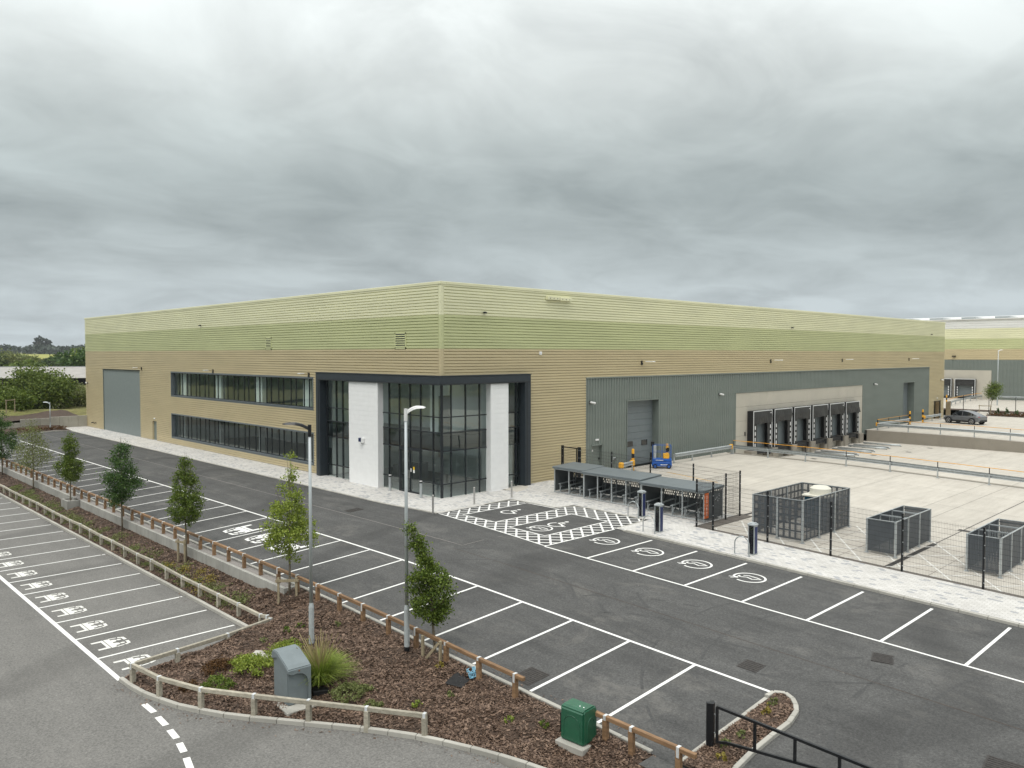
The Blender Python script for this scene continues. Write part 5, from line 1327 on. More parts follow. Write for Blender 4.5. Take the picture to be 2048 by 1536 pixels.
for k in range(int(L_/5)+1):
    p = A+d*(5*k)+nrm*0.4; MB().bar(p+Vector((0, 0, 0.5)), p+Vector((0, 0, 2.8)), 0.25, 0.25).build('post', mt('cast_iron'), fs_)

# ================================================================== CABINETS AND COVERS
# grey utility cabinet
gx, gy, gzz = -18.3, -15.85, -1.28
cab = thing('utility_cabinet', 'large grey moulded utility cabinet with sloping lid on a concrete plinth', 'utility cabinet', (gx, gy, gzz), math.radians(-4), world=False)
MB().box(-0.62, -0.72, -0.15, 0.62, 0.50, 0.03).build('plinth', mt('kerb_concrete'), cab, bevel=0.015)
m = MB(); m.extr([(-0.38, 0.02), (-0.38, 1.08), (-0.30, 1.13), (0.20, 1.345), (0.40, 1.345), (0.45, 1.26), (0.45, 0.02)], 'x', -0.37, 0.37); m.build('body', mt('cabinet_grey'), cab, bevel=0.03, seg=2)
m = MB(); m.extr([(-0.47, 0.98), (-0.47, 1.07), (-0.36, 1.15), (0.18, 1.385), (0.42, 1.385), (0.50, 1.28), (0.50, 1.12), (0.455, 1.10), (0.20, 1.20), (-0.30, 1.02)], 'x', -0.42, 0.42); m.build('lid', mt('cabinet_grey'), cab, bevel=0.025, seg=2)
hood = [(-0.42, 1.06), (0.42, 1.06), (0.42, 0.04), (0.335, 0.04), (0.325, 0.55)]+[(0.325-0.36*(1-math.cos(t)), 0.55+0.36*math.sin(t)) for t in [k*math.pi/16 for k in range(1, 9)]]+[(-0.10, 0.925), (-0.25, 0.90), (-0.34, 0.93), (-0.42, 0.97)]
m = MB(); m.extr(hood, 'y', -0.468, -0.375); m.build('hood', mt('cabinet_grey'), cab, bevel=0.012)
MB().tube([(-0.02, -0.48, 1.0), (-0.02, -0.466, 1.0)], 0.024, 10).build('lock', mt('rust'), cab)
cab.scale = (0.82, 1.15, 1.0)
tag(MB().box(-0.35, -0.35, -0.05, 0.35, 0.35, 0.035).build('paving_slab', mt('kerb_concrete'), None, bevel=0.01), 'loose pale concrete slab among the green shrubs', 'slab')
o_ = bpy.data.objects['paving_slab']; o_.location = (-17.7, -12.9, bedz(-17.7, -12.9)+0.02); o_.rotation_euler = (0.03, 0.02, 0.75)
tag(MB().box(-0.22, -0.16, -0.1, 0.22, 0.16, 0.07).build('junction_box', mt('black_rubber'), None, bevel=0.015), 'low black box on the ground at the grey cabinet corner', 'box')
o_ = bpy.data.objects['junction_box']; o_.location = (-17.55, -16.15, bedz(-17.5, -16.15)); o_.rotation_euler = (0, 0, -0.5)
# green cabinet
gx, gy = -14.52, -23.32; gzz = bedz(gx, gy)-0.02
cab = thing('telecom_cabinet', 'green street cabinet with arched door moulding on a concrete slab', 'utility cabinet', (gx, gy, gzz), math.radians(4), world=False)
MB().box(-0.44, -0.44, -0.15, 0.34, 0.42, 0.02).build('plinth', mt('kerb_concrete'), cab, bevel=0.012)
m = MB(); m.extr([(-0.30, 0.03), (-0.30, 0.84), (-0.24, 0.90), (0.20, 0.90), (0.27, 0.80), (0.27, 0.03)], 'y', -0.36, 0.36); m.build('body', mt('cabinet_green'), cab, bevel=0.035, seg=2)
def arch(y0, w, z0, z1, x):
    pts = [(x, y0-w, z0), (x, y0-w, z1-w)]+[(x, y0-w*math.cos(math.pi*k/8), z1-w+w*math.sin(math.pi*k/8)) for k in range(1, 8)]+[(x, y0+w, z1-w), (x, y0+w, z0)]
    return pts
MB().tube(arch(0.0, 0.25, 0.12, 0.70, -0.302), 0.010, 6).build('door_moulding', mt('cabinet_green'), cab)
MB().tube([(p[1]*0.62, -0.362, p[2]) for p in arch(0.0, 0.24, 0.12, 0.66, 0)], 0.010, 6).build('side_moulding', mt('cabinet_green'), cab)
for yy in (-0.10, 0.02): MB().tube([(-0.10, yy-0.12, 0.895), (-0.10, yy-0.12, 0.91)], 0.018, 8).build('bolt_cap', mt('sign_white'), cab)
tag(MB().tube([(-14.55, -22.78, gzz-0.1), (-14.55, -22.78, gzz+0.52)], 0.055, 10).build('marker_post', mt('black_paint')), 'stub of black duct standing beside the green cabinet', 'post')
# rubber cover with rope
mx, my = -14.62, -18.85; mzz = bedz(mx, my)+0.05
rc = thing('rubber_mat', 'black rubber mat cover lying tilted on the mulch below the brown knee rail', 'mat', (mx, my, mzz), 0.25, world=False)
rc.rotation_euler = (0.06, -0.16, 0.32)
MB().box(-0.33, -0.29, -0.03, 0.33, 0.29, 0.025).build('mat', mt('black_rubber'), rc, bevel=0.008)
for p in ((-.1, -.08), (.1, .08)): MB().tube([(p[0], p[1], 0.02), (p[0], p[1], 0.032)], 0.018, 8).build('stud', mt('cast_iron'), rc)
m = MB()
for k in range(5):
    pts = [(-14.2+random.uniform(-.05, .05)+0.16*math.cos(t*1.3+k)-0.10, -19.1+0.12*math.sin(t*1.9+k)+0.02*k, bedz(-14.2, -19.1)+0.05+0.03*math.sin(t*2+k)+(0.12 if k > 2 else 0.0)) for t in [j*0.55 for j in range(11)]]
    m.tube(pts, 0.012, 5)
tag(m.build('rope', mt('rope_blue')), 'tangle of pale blue rope tied round a knee rail post', 'rope')

# ================================================================== BARRIER GATE
zp = T(-12.85, -26.05)
bg_ = thing('barrier_gate', 'black steel swing barrier gate tapering from its post on the kerb island', 'barrier gate', (-12.85, -26.05, zp))
m = MB(); m.prism([(-12.97, -25.98), (-12.90, -25.92), (-12.84, -25.98), (-12.76, -25.94), (-12.72, -26.02), (-12.80, -26.10), (-12.90, -26.12)], zp-0.3, 0.20); m.build('post', mt('black_paint'), bg_)
def gp(y, z): return (-12.9-0.045*(-26.2-y), y, z)
m = MB(); m.bar(gp(-26.22, 0.17), gp(-31.5, 0.10), 0.06, 0.06); m.build('top_rail', mt('black_paint'), bg_)
m = MB(); m.bar(gp(-26.22, -0.68), gp(-26.5, -0.60), 0.05, 0.06); m.bar(gp(-26.5, -0.60), gp(-31.5, 0.02), 0.05, 0.06); m.build('bottom_rail', mt('black_paint'), bg_)
for y, z0, z1 in ((-26.22, -0.70, 0.17), (-27.22, -0.50, 0.16), (-28.2, -0.38, 0.15), (-29.2, -0.26, 0.14), (-30.2, -0.14, 0.12)): MB().bar(gp(y, z0), gp(y, z1), 0.055, 0.055).build('upright', mt('black_paint'), bg_)
for z in (-0.05, -0.5): MB().tube([(-12.86, -26.12, z), (-12.88, -26.24, z)], 0.014, 6).build('hinge', mt('galvanised'), bg_)
m = MB(); m.bar((-13.13, -31.5, -1.3), (-13.13, -31.5, 0.2), 0.1, 0.1); m.build('rest_post', mt('black_paint'), bg_)

# ================================================================== CHARGERS, HOOPS, BOLLARDS
def charger(x, y, label):
    z = P(x, y) if y < -12 else T(x, y)+0.03
    r = thing('charging_post', label, 'charging post', (x, y, z), math.radians(0), 'electric vehicle charging posts', world=False)
    MB().box(-0.17, -0.15, 0.0, 0.17, 0.15, 0.03).build('base_plate', mt('galvanised'), r)
    MB().box(-0.13, -0.115, 0.03, 0.13, 0.115, 1.24).build('body', mt('ev_black'), r, bevel=0.015)
    for s in (-1, 1): MB().box(-0.14, s*0.13-0.022, 0.03, 0.14, s*0.13+0.022, 1.26).build('side_trim', mt('galvanised'), r, bevel=0.008)
    MB().box(-0.10, -0.158, 0.05, 0.11, -0.153, 1.2).build('side_panel', mt('ev_blue'), r)
    m = MB(); m.box(-0.17, -0.18, 1.24, 0.17, 0.18, 1.33); m.box(-0.13, -0.13, 1.33, 0.13, 0.13, 1.37); m.build('cap', mt('galvanised'), r, bevel=0.02)
    MB().box(-0.137, -0.06, 0.92, -0.131, 0.06, 1.06).build('screen', mt('car_glass'), r)
    MB().tube([(-0.135, 0.045*math.cos(t)*1.4, 1.12+0.05*math.sin(t)) for t in [k*math.pi/6 for k in range(13)]], 0.004, 4).build('emblem', mt('leaf_mid'), r)
    for yy in (-0.05, 0.05): MB().tube([(-0.15, yy, 0.78), (-0.125, yy, 0.78)], 0.03, 10).build('socket', mt('black_paint'), r)
    MB().tube([(-0.14, 0.05, 0.75), (-0.2, 0.06, 0.5), (-0.19, -0.02, 0.42), (-0.16, -0.06, 0.55), (-0.14, -0.05, 0.74)], 0.012, 6).build('cable', mt('black_rubber'), r)
    return r
charger(4.2, -11.28, 'black charging post nearest the cycle shelters, at the accessible bays')
charger(1.9, -14.0, 'black charging post on the footway between two car charging bays by the fence corner')
charger(1.8, -18.95, 'black charging post standing apart on the footway in front of the louvred bin compound')
def hoop(x, y, label):
    z = P(x, y) if y < -12 else T(x, y)+0.03; r = thing('hoop_barrier', label, 'hoop barrier', (x, y, z), 0.0, 'hoop barriers before the charging posts', world=False)
    pts = [(0, -0.34, -0.1), (0, -0.34, 0.46)]+[(0, -0.34*math.cos(math.pi*k/10), 0.46+0.34*math.sin(math.pi*k/10)) for k in range(1, 10)]+[(0, 0.34, 0.46), (0, 0.34, -0.1)]
    MB().tube(pts, 0.026, 10).build('hoop', mt('galvanised'), r, smooth=True)
    for s in (-1, 1): MB().tube([(0, s*0.34, 0), (0, s*0.34, 0.012)], 0.06, 12).build('foot', mt('galvanised'), r)
hoop(3.8, -11.05, 'steel hoop barrier before the charging post nearest the cycle shelters')
hoop(1.42, -13.78, 'steel hoop barrier before the charging post by the fence corner')
hoop(1.30, -18.72, 'steel hoop barrier before the charging post facing the bin compound')
def light_bollard(x, y, label):
    r = thing('light_bollard', label, 'bollard', (x, y, T(x, y)+0.03), 0, 'illuminated bollards by the entrance doors', world=False)
    MB().tube([(0, 0, -0.1), (0, 0, 0.86)], 0.085, 16).build('post', mt('galvanised'), r, smooth=False); MB().tube([(0, 0, 0.86), (0, 0, 0.96)], 0.078, 16).build('lens', mt('car_black'), r); MB().tube([(0, 0, 0.96), (0, 0, 1.0)], 0.088, 16).build('cap', mt('plastic_white'), r)
light_bollard(-0.42, 4.55, 'fat light bollard before the entrance, beside the white boarded panel')
light_bollard(-0.55, 1.25, 'fat light bollard before the entrance doors, near the glazed corner')
for x, y, w_ in ((-3.25, -3.3, 'at the lane corner of the hatched bays'), (-0.05, -2.95, 'midway along the hatched bays'), (2.95, -2.85, 'at the building-side end of the hatched bays')):
    r = thing('steel_bollard', 'slim stainless steel bollard '+w_, 'bollard', (x, y, T(x, y)+0.03), 0, 'slim bollards edging the accessible bays', world=False)
    MB().tube([(0, 0, -0.1), (0, 0, 0.95)], 0.055, 14).build('post', mt('steel_brushed'), r, smooth=False); MB().tube([(0, 0, 0.95), (0, 0, 0.975)], [0.055, 0.03], 14).build('cap', mt('steel_brushed'), r)
def warn_bollard(x, y, label, h=1.55):
    z = T(max(9, x), y); r = thing('warning_bollard', label, 'bollard', (x, y, z), 0, 'yellow and black bollards by the loading doors', world=False)
    MB().tube([(0, 0, 0), (0, 0, 0.015)], 0.2, 14).build('base_plate', mt('black_paint'), r); n = 5
    for k in range(n): MB().tube([(0, 0, 0.015+h*k/n), (0, 0, 0.015+h*(k+1)/n-0.001)], 0.10, 14).build('stripe', mt('yellow' if k % 2 == 0 else 'black_paint'), r)
    MB().tube([(0, 0, 0.015+h), (0, 0, 0.05+h)], [0.10, 0.05], 14).build('cap', mt('yellow'), r)
warn_bollard(16.7, -1.2, 'yellow and black bollard at the end of the short crash barrier')
warn_bollard(21.2, -1.0, 'yellow and black bollard behind the blue lift')
warn_bollard(71.0, -1.0, 'yellow and black bollard where the upper yard barrier meets the far loading door')
warn_bollard(75.3, -1.0, 'yellow and black bollard on the car side of the far loading door')
warn_bollard(108.0, 6.5, 'yellow and black bollard at the barrier of the neighbouring yard', 1.9)

# ================================================================== CYCLE SHELTERS
def shelter(y0, y1, x0, label, sign=False):
    """open-fronted low shelter facing the car park"""
    D = 1.75; x1 = x0+D; yc = (y0+y1)/2; z = T(x0, yc)+0.03
    r = thing('cycle_shelter', label, 'cycle shelter', (x0, yc, z)); h0, h1 = 1.46, 1.58
    m = MB(); m.add([(x0-0.12, y0-0.04, z+h0), (x1+0.08, y0-0.04, z+h1), (x1+0.08, y1+0.04, z+h1), (x0-0.12, y1+0.04, z+h0), (x0-0.12, y0-0.04, z+h0+0.13), (x1+0.08, y0-0.04, z+h1+0.10), (x1+0.08, y1+0.04, z+h1+0.10), (x0-0.12, y1+0.04, z+h0+0.13)],
                    [(0,3,2,1),(4,5,6,7),(0,1,5,4),(1,2,6,5),(2,3,7,6),(3,0,4,7)]); m.build('roof', mt('shelter_grey'), r, bevel=0.012)
    n = max(2, round((y1-y0)/1.15))
    for k in range(n+1):
        y = lerp(y0+0.04, y1-0.04, k/n)
        MB().box(x0, y-0.03, z-0.05, x0+0.06, y+0.03, z+h0).build('post', mt('galvanised'), r)
        MB().box(x1-0.05, y-0.03, z-0.05, x1, y+0.03, z+h1).build('post', mt('galvanised'), r)
    MB().box(x0+0.01, y0+0.05, z+0.03, x0+0.05, y1-0.05, z+0.08).build('ground_rail', mt('galvanised'), r)
    MB().box(x0-0.01, y0, z+h0-0.05, x0+0.05, y1, z+h0-0.001).build('head_rail', mt('galvanised'), r)
    for y in (y0+0.02, y1-0.045):
        MB().box(x0+0.07, y, z+0.10, x1-0.06, y+0.025, z+h0-0.02).build('side_panel', mt('shelter_panel' if y > yc or True else 'galv_dark'), r)
    # back panel solid below, perforated strip above
    MB().box(x1-0.035, y0+0.06, z+0.10, x1-0.012, y1-0.06, z+0.74).build('back_panel', mt('shelter_panel'), r)
    pf = MB(); rows = 6; za, zb_ = z+0.74, z+h1-0.02; rh = (zb_-za)/rows
    for j in range(rows):
        pf.box(x1-0.033, y0+0.06, za+j*rh, x1-0.014, y1-0.06, za+j*rh+0.035); yy = y0+0.07+(0.06 if j % 2 else 0)
        while yy < y1-0.1: pf.box(x1-0.033, yy, za+j*rh+0.035, x1-0.014, yy+0.045, za+(j+1)*rh); yy += 0.12
    pf.build('perforated_panel', mt('shelter_panel'), r)
    if sign:
        s = MB().box(x0-0.03, y0-0.03, z+0.16, x0+0.34, y0-0.008, z+h0-0.02).build('sign', mt('sign_orange'), r)
        cu = bpy.data.curves.new('lettering', 'FONT'); cu.body = 'CYCLE  PARKING'; cu.size = 0.135; cu.align_x = 'CENTER'; cu.align_y = 'CENTER'; cu.extrude = 0.002
        to = bpy.data.objects.new('lettering', cu); COL.objects.link(to)
        me = bpy.data.meshes.new_from_object(to.evaluated_get(bpy.context.evaluated_depsgraph_get())); bpy.data.objects.remove(to)
        # stand the text on the panel facing -Y, reading downwards
        R = Matrix.Rotation(math.radians(90), 4, 'X') @ Matrix.Rotation(math.radians(-90), 4, 'Z')
        me.transform(Matrix.Translation((x0+0.155, y0-0.034, z+0.80)) @ R)
        me.materials.clear(); me.materials.append(mt('sign_white'))
        o = bpy.data.objects.new('lettering', me); COL.objects.link(o); o.parent = s
        pp = MB()
        for k in range(16):
            a = random.uniform(0.62, 1.45); b_ = random.uniform(0.85, 1.25); pp.box(x0+a, y0+0.014, z+b_, x0+a+0.035, y0+0.019, z+b_+0.035)
        pp.build('end_pattern', mt('sign_white'), r)
    return r
SH = [(-5.75, -3.35, 6.05, 'short low grey cycle shelter at the building end of the row', False), (-10.1, -5.95, 5.75, 'long low grey cycle shelter in the middle of the row', False), (-14.25, -10.3, 5.45, 'long low grey cycle shelter with the orange sign at the fence end', True)]
def rack(y, x0, z, parent):
    """two-tier cycle tray with upright"""
    m = MB(); m.bar((x0+0.12, y, z+0.16), (x0+1.55, y, z+0.22), 0.09, 0.04); m.tube([(x0+0.14, y, z+0.0), (x0+0.14, y, z+0.30), (x0+0.24, y, z+0.40), (x0+0.5, y, z+0.34)], 0.018, 6); m.build('lower_tray', mt('galv_dark'), parent)
    m = MB(); m.bar((x0+0.25, y+0.14, z+0.52), (x0+1.55, y+0.14, z+0.60), 0.10, 0.05); m.box(x0+0.18, y+0.06, z+0.50, x0+0.40, y+0.22, z+0.525); m.bar((x0+0.28, y+0.14, z), (x0+0.28, y+0.14, z+0.5), 0.05, 0.05); m.build('upper_tray', mt('galvanised'), parent)
    m = MB(); m.bar((x0+1.50, y, z), (x0+1.50, y, z+1.15), 0.04, 0.04); m.tube([(x0+1.45, y-0.1, z+0.6), (x0+1.42, y-0.1, z+1.1), (x0+1.42, y+0.1, z+1.1), (x0+1.45, y+0.1, z+0.6)], 0.014, 5); m.build('upright', mt('galv_dark'), parent)
for y0, y1, x0, lab, sg in SH:
    shelter(y0, y1, x0, lab, sg); yc = (y0+y1)/2
    ck = thing('cycle_rack', 'row of steel cycle trays under the '+{-5.75: 'short shelter at the building end', -10.1: 'middle shelter', -14.25: 'shelter with the orange sign'}[y0], 'cycle rack', (x0+0.8, yc, T(x0, yc)+0.03))
    n = int((y1-y0-0.5)/0.62)
    MB().box(x0+1.44, y0+0.2, T(x0, yc)+0.03, x0+1.56, y1-0.2, T(x0, yc)+0.09).build('base_rail', mt('galv_dark'), ck)
    for k in range(n): rack(y0+0.4+k*(y1-y0-0.8)/max(1, n-1), x0, T(x0, yc)+0.03, ck)

# ================================================================== MESH FENCES
def mesh_fence(name, label, pts, gz, h, group=None, post_w=0.07, wire=0.0027, pitch=0.055, gate=False, skip=0):
    c = pts[len(pts)//2]; r = thing(name, label, 'gate' if gate else 'mesh fence', (c[0], c[1], gz(*c)), group=group)
    for x, y in pts[skip:]:
        z = gz(x, y); m = MB(); m.box(x-post_w/2, y-post_w/2, z-0.2, x+post_w/2, y+post_w/2, z+h+0.04); p = m.build('post', mt('black_paint'), r, bevel=0.004)
        cl_ = MB()
        for k in range(5): cl_.box(x-post_w/2-0.012, y-post_w/2-0.012, z+0.25+k*0.48, x-post_w/2+0.02, y-post_w/2+0.02, z+0.285+k*0.48)
        cl_.build('clip', mt('galvanised'), p)
    for (xa, ya), (xb, yb) in zip(pts[:-1], pts[1:]):
        A = Vector((xa, ya, gz(xa, ya)+0.06)); B = Vector((xb, yb, gz(xb, yb)+0.06)); L = (B-A).length; n = int(L/pitch); m = MB()
        d = (B-A).normalized(); s_ = d.cross(Vector((0, 0, 1))).normalized()
        for k in range(1, n):
            p = A.lerp(B, k/n); w = wire
            m.add([p-d*w, p+s_*w*1.7, p+d*w, p-d*w+Vector((0, 0, h-0.06)), p+s_*w*1.7+Vector((0, 0, h-0.06)), p+d*w+Vector((0, 0, h-0.06))], [(0, 1, 4, 3), (1, 2, 5, 4), (2, 0, 3, 5)])
        for k in range(int(h/0.2)+1):
            z = Vector((0, 0, 0.02+k*0.2))
            for off in (-1, 1):
                o_ = s_*0.005*off; q = Vector((0, 0, wire*1.2))
                m.add([A+z+o_-q, A+z+o_+q, B+z+o_+q, B+z+o_-q], [(0, 1, 2, 3)])
        m.build('mesh_panel', mt('wire_dark'), r)
    return r
fz = lambda x, y: T(x, y)+0.03
mesh_fence('mesh_fence', 'long black steel mesh fence between the footway and the bin yard', [(4.35, -14.5), (4.38, -15.4), (4.40, -18.25), (4.40, -21.2), (4.40, -24.15), (4.40, -27.1), (4.40, -30.05), (4.40, -33.0), (4.40, -36)], fz, 2.35)
mesh_fence('mesh_fence', 'short black mesh fence returning beside the cycle shelter end', [(4.42, -14.5), (7.05, -14.5), (8.45, -14.5)], fz, 2.35, skip=1)
mesh_fence('mesh_fence', 'black mesh fence behind the cycle shelters', [(8.45, -14.4), (8.5, -11.6), (8.7, -8.55), (9.1, -5.35), (9.4, -2.55)], fz, 2.35, skip=1)
g = mesh_fence('mesh_gate', 'narrow black framed mesh gate next to the beige wall', [(9.4, -2.42), (9.4, -1.0)], fz, 2.35, post_w=0.14, gate=True)
zz = T(9.4, -1.7); m = MB(); m.bar((9.33, -2.35, zz+2.34), (9.33, -1.05, zz+2.34), 0.05, 0.06); m.bar((9.33, -2.28, zz+0.1), (9.33, -2.28, zz+2.34), 0.05, 0.05); m.bar((9.33, -1.12, zz+0.1), (9.33, -1.12, zz+2.34), 0.05, 0.05); m.build('gate_frame', mt('black_paint'), g)
fy = lambda x, y: 0.1
mesh_fence('mesh_fence', 'grey-green mesh fence with tall posts behind the grey car', [(99.0, 8.0), (98.6, 4.6), (98.2, 1.2), (97.8, -2.2), (97.4, -5.6), (97.0, -9.0), (96.6, -12.4), (96.2, -15.8)], fy, 2.4, pitch=0.12)

# ================================================================== BIN COMPOUNDS
def slat_panel(mb, A, B, z0, z1, pitch, w, th=0.012):
    A = Vector(A); B = Vector(B); L = (B-A).length; d = (B-A).normalized(); n = int(L/pitch)
    for k in range(n):
        p = A+d*(pitch*(k+0.5)); mb.bar(Vector((p.x, p.y, z0)), Vector((p.x, p.y, z1)), w, th, up=Vector((-d.y, d.x, 0)))
def compound(label, X0, X1, Y0, Y1, h, nx, ny, grid):
    r = thing('bin_compound', label, 'bin compound', ((X0+X1)/2, (Y0+Y1)/2, yz((X0+X1)/2, (Y0+Y1)/2)))
    def gz_(x, y): return yz(x, y)
    ztop = gz_(X0, (Y0+Y1)/2)+h
    def side(A, B, n, inward):
        A = Vector((*A, 0)); B = Vector((*B, 0)); d = (B-A).normalized(); s_ = Vector((-d.y, d.x, 0))
        for k in range(n):
            p = A.lerp(B, k/n); z = gz_(p.x, p.y)
            MB().box(p.x-0.04, p.y-0.04, z-0.02, p.x+0.04, p.y+0.04, ztop+0.03).build('post', mt('galvanised'), r)
            MB().box(p.x-0.09, p.y-0.09, z, p.x+0.09, p.y+0.09, z+0.015).build('foot', mt('galvanised'), r)
        for k in range(n):
            a = A.lerp(B, k/n)+d*0.05; b_ = A.lerp(B, (k+1)/n)-d*0.05; z0 = max(gz_(a.x, a.y), gz_(b_.x, b_.y))+0.10; L = (b_-a).length
            m = MB()
            if grid:
                nc = 4
                for i in range(nc+1):
                    p = a.lerp(b_, i/nc); w = 0.10 if 0 < i < nc else 0.07; m.bar(Vector((p.x, p.y, z0)), Vector((p.x, p.y, ztop)), w, 0.012, up=s_)
                for z in [lerp(z0, ztop, t) for t in (0.0, 0.2, 0.39, 0.58, 0.78, 0.985)]:
                    m.bar(Vector((a.x, a.y, z+0.02))+s_*0.008, Vector((b_.x, b_.y, z+0.02))+s_*0.008, 0.012, 0.08, up=Vector((0, 0, 1)))
                m.build('panel_frame', mt('cage_panel'), r)
                m = MB(); slat_panel(m, a+s_*0.016, b_+s_*0.016, z0, ztop, 0.034, 0.0185, 0.004); m.build('louvre_mesh', mt('mesh_grey'), r)
            else:
                slat_panel(m, a, b_, z0, ztop, 0.046, 0.038, 0.012)
                for z in (z0+0.12, (z0+ztop)/2, ztop-0.1): m.bar(Vector((a.x, a.y, z))+s_*0.014, Vector((b_.x, b_.y, z))+s_*0.014, 0.01, 0.05)
                m.build('slat_screen', mt('cage_panel'), r)
            MB().bar(Vector((a.x, a.y, ztop+0.015)), Vector((b_.x, b_.y, ztop+0.015)), 0.05, 0.03).build('top_rail', mt('galvanised'), r)
    side((X0, Y1), (X0, Y0), ny, 1); side((X0, Y0), (X1, Y0), nx, 1); side((X1, Y0), (X1, Y1), ny, 1); side((X1, Y1), (X0, Y1), nx, 1)
    if not grid:
        for k in range(1, nx): x = lerp(X0, X1, k/nx); MB().bar((x, Y0+0.05, ztop-0.02), (x, Y1-0.05, ztop-0.02), 0.05, 0.05).build('cross_rail', mt('galvanised'), r)
        m = MB(); slat_panel(m, ((X0+X1)/2, Y0+0.1, 0), ((X0+X1)/2, Y1-0.1, 0), yz(X0, Y0)+0.15, ztop-0.1, 0.09, 0.04); m.build('divider', mt('galv_dark'), r)
    return r
compound('louvred grey bin compound holding the cream tank', 5.62, 10.65, -19.33, -16.85, 1.92, 3, 2, True)
compound('low slatted grey bin store between the louvred compound and the drain channel', 6.5, 10.72, -23.12, -21.9, 1.52, 3, 1, False)
compound('low slatted grey bin store past the drain channel by the fence', 6.78, 11.1, -27.06, -25.84, 1.55, 3, 1, False)
tk = thing('kiosk_tank', 'cream plastic tank with dark blue side inside the louvred compound', 'tank', (9.3, -18.5, yz(9.3, -18.5)))
zt = yz(9.3, -18.5); MB().box(8.75, -19.05, zt, 9.85, -17.9, zt+1.62).build('body', mt('tank_blue'), tk, bevel=0.02)
MB().box(8.65, -19.15, zt+1.62, 9.95, -17.8, zt+1.70).build('lid', mt('plastic_cream'), tk, bevel=0.01)
MB().tube([(9.35, -18.45, zt+1.70), (9.35, -18.45, zt+2.0), (9.35, -18.45, zt+2.10)], [0.52, 0.50, 0.36], 22).build('dome', mt('plastic_cream'), tk, smooth=False)

# ================================================================== CRASH BARRIERS
def wbeam(mb, A, B, side):
    A = Vector(A); B = Vector(B); d = (B-A).normalized(); s_ = d.cross(Vector((0, 0, 1))).normalized()*side
    prof = [(0.0, 0.155), (0.025, 0.15), (0.08, 0.105), (0.08, 0.06), (0.01, 0.02), (0.01, -0.02), (0.08, -0.06), (0.08, -0.105), (0.025, -0.15), (0.0, -0.155)]
    vs = []
    for p in (A, B):
        for o, z in prof: vs.append(p+s_*o+Vector((0, 0, z)))
        for o, z in prof[::-1]: vs.append(p+s_*(o-0.012)+Vector((0, 0, z)))
    n = 2*len(prof); mb.add(vs, [(i, (i+1) % n, n+(i+1) % n, n+i) for i in range(n)]+[tuple(range(n)), tuple(range(2*n-1, n-1, -1))])
def barrier(label, pts, side, hand=False, ends='', group=None, h=0.62, spacing=None):
    c = pts[len(pts)//2]; r = thing('crash_barrier', label, 'crash barrier', (c[0], c[1], yz(*c)), group=group)
    for x, y in pts:
        z = yz(x, y); MB().box(x-0.05, y-0.04, z-0.1, x+0.05, y+0.04, z+h+0.10).build('post', mt('galvanised'), r, bevel=0.004)
        MB().box(x-0.10, y-0.10, z, x+0.10, y+0.10, z+0.015).build('foot', mt('galvanised'), r)
        if hand: MB().box(x-0.025, y-0.025, z+h+0.10, x+0.025, y+0.025, z+1.14).build('handrail_post', mt('black_paint'), r)
    for (xa, ya), (xb, yb) in zip(pts[:-1], pts[1:]):
        A = Vector((xa, ya, yz(xa, ya)+h)); B = Vector((xb, yb, yz(xb, yb)+h)); d = (B-A).normalized(); s_ = d.cross(Vector((0, 0, 1))).normalized()*side
        m = MB(); wbeam(m, A+s_*0.055, B+s_*0.055, side); m.build('rail', mt('galvanised'), r)
        if hand: MB().tube([A+Vector((0, 0, 1.15-h)), B+Vector((0, 0, 1.15-h))], 0.021, 8).build('handrail', mt('orange_rail'), r)
    for e in ends:
        i = 0 if e == 's' else -1; x, y = pts[i]; z = yz(x, y)
        MB().box(x-0.16, y-0.16, z+h-0.20, x+0.16, y+0.16, z+h+0.20).build('end_cap', mt('yellow'), r, bevel=0.06)
    return r
barrier('short crash barrier with yellow ends between the side door and the loading door', [(14.9, -1.55), (16.5, -1.3)], 1, False, 'se')
barrier('crash barrier along the grey wall from the blue lift to the dock edge', [(22.2, -0.95), (24.7, -0.95), (27.5, -0.95), (30.6, -0.95)], 1, False, 'e')
barrier('long crash barrier with orange handrail along the near edge of the dock', [(30.6, -1.1), (30.55, -4.3)]+[(30.5, -7.5-3.2*k) for k in range(14)], -1, True)
barrier('long crash barrier with orange handrail on the far wall of the dock', [(60.9, -1.2), (60.9, -4.4)]+[(60.9, -7.6-3.2*k) for k in range(12)], 1, True)
barrier('crash barrier linking the dock edge to the far loading door', [(61.3, -1.0), (64.5, -1.0), (67.7, -1.0), (70.6, -1.0)], 1, True, 's')
barrier('crash barrier between the far loading door and the service door', [(75.7, -1.0), (78.6, -1.0), (81.6, -1.0)], 1, False, 's')
def nb(label, pts, hand):
    c = pts[0]; r = thing('crash_barrier', label, 'crash barrier', (c[0], c[1], 0.12))
    for x, y in pts: MB().box(x-0.06, y-0.06, 0.0, x+0.06, y+0.06, 0.85).build('post', mt('galvanised'), r)
    for a, b_ in zip(pts[:-1], pts[1:]):
        m = MB(); wbeam(m, (*a, 0.75), (*b_, 0.75), 1); m.build('rail', mt('galvanised'), r)
        if hand: MB().tube([(*a, 1.3), (*b_, 1.3)], 0.04, 6).build('handrail', mt('orange_rail'), r)
nb('crash barrier with orange handrail crossing the neighbouring yard', [(108.5, 6.3), (112, 7.0), (116, 7.6), (120, 8.1), (124, 8.5), (128, 8.8), (132, 9.0), (135.5, 9.1)], True)
nb('crash barrier at the foot of the neighbouring grey wall', [(135.2, 7.5), (135.2, 3.5), (135.2, -0.5), (135.2, -4.5), (135.2, -8.5), (135.2, -12.5)], False)
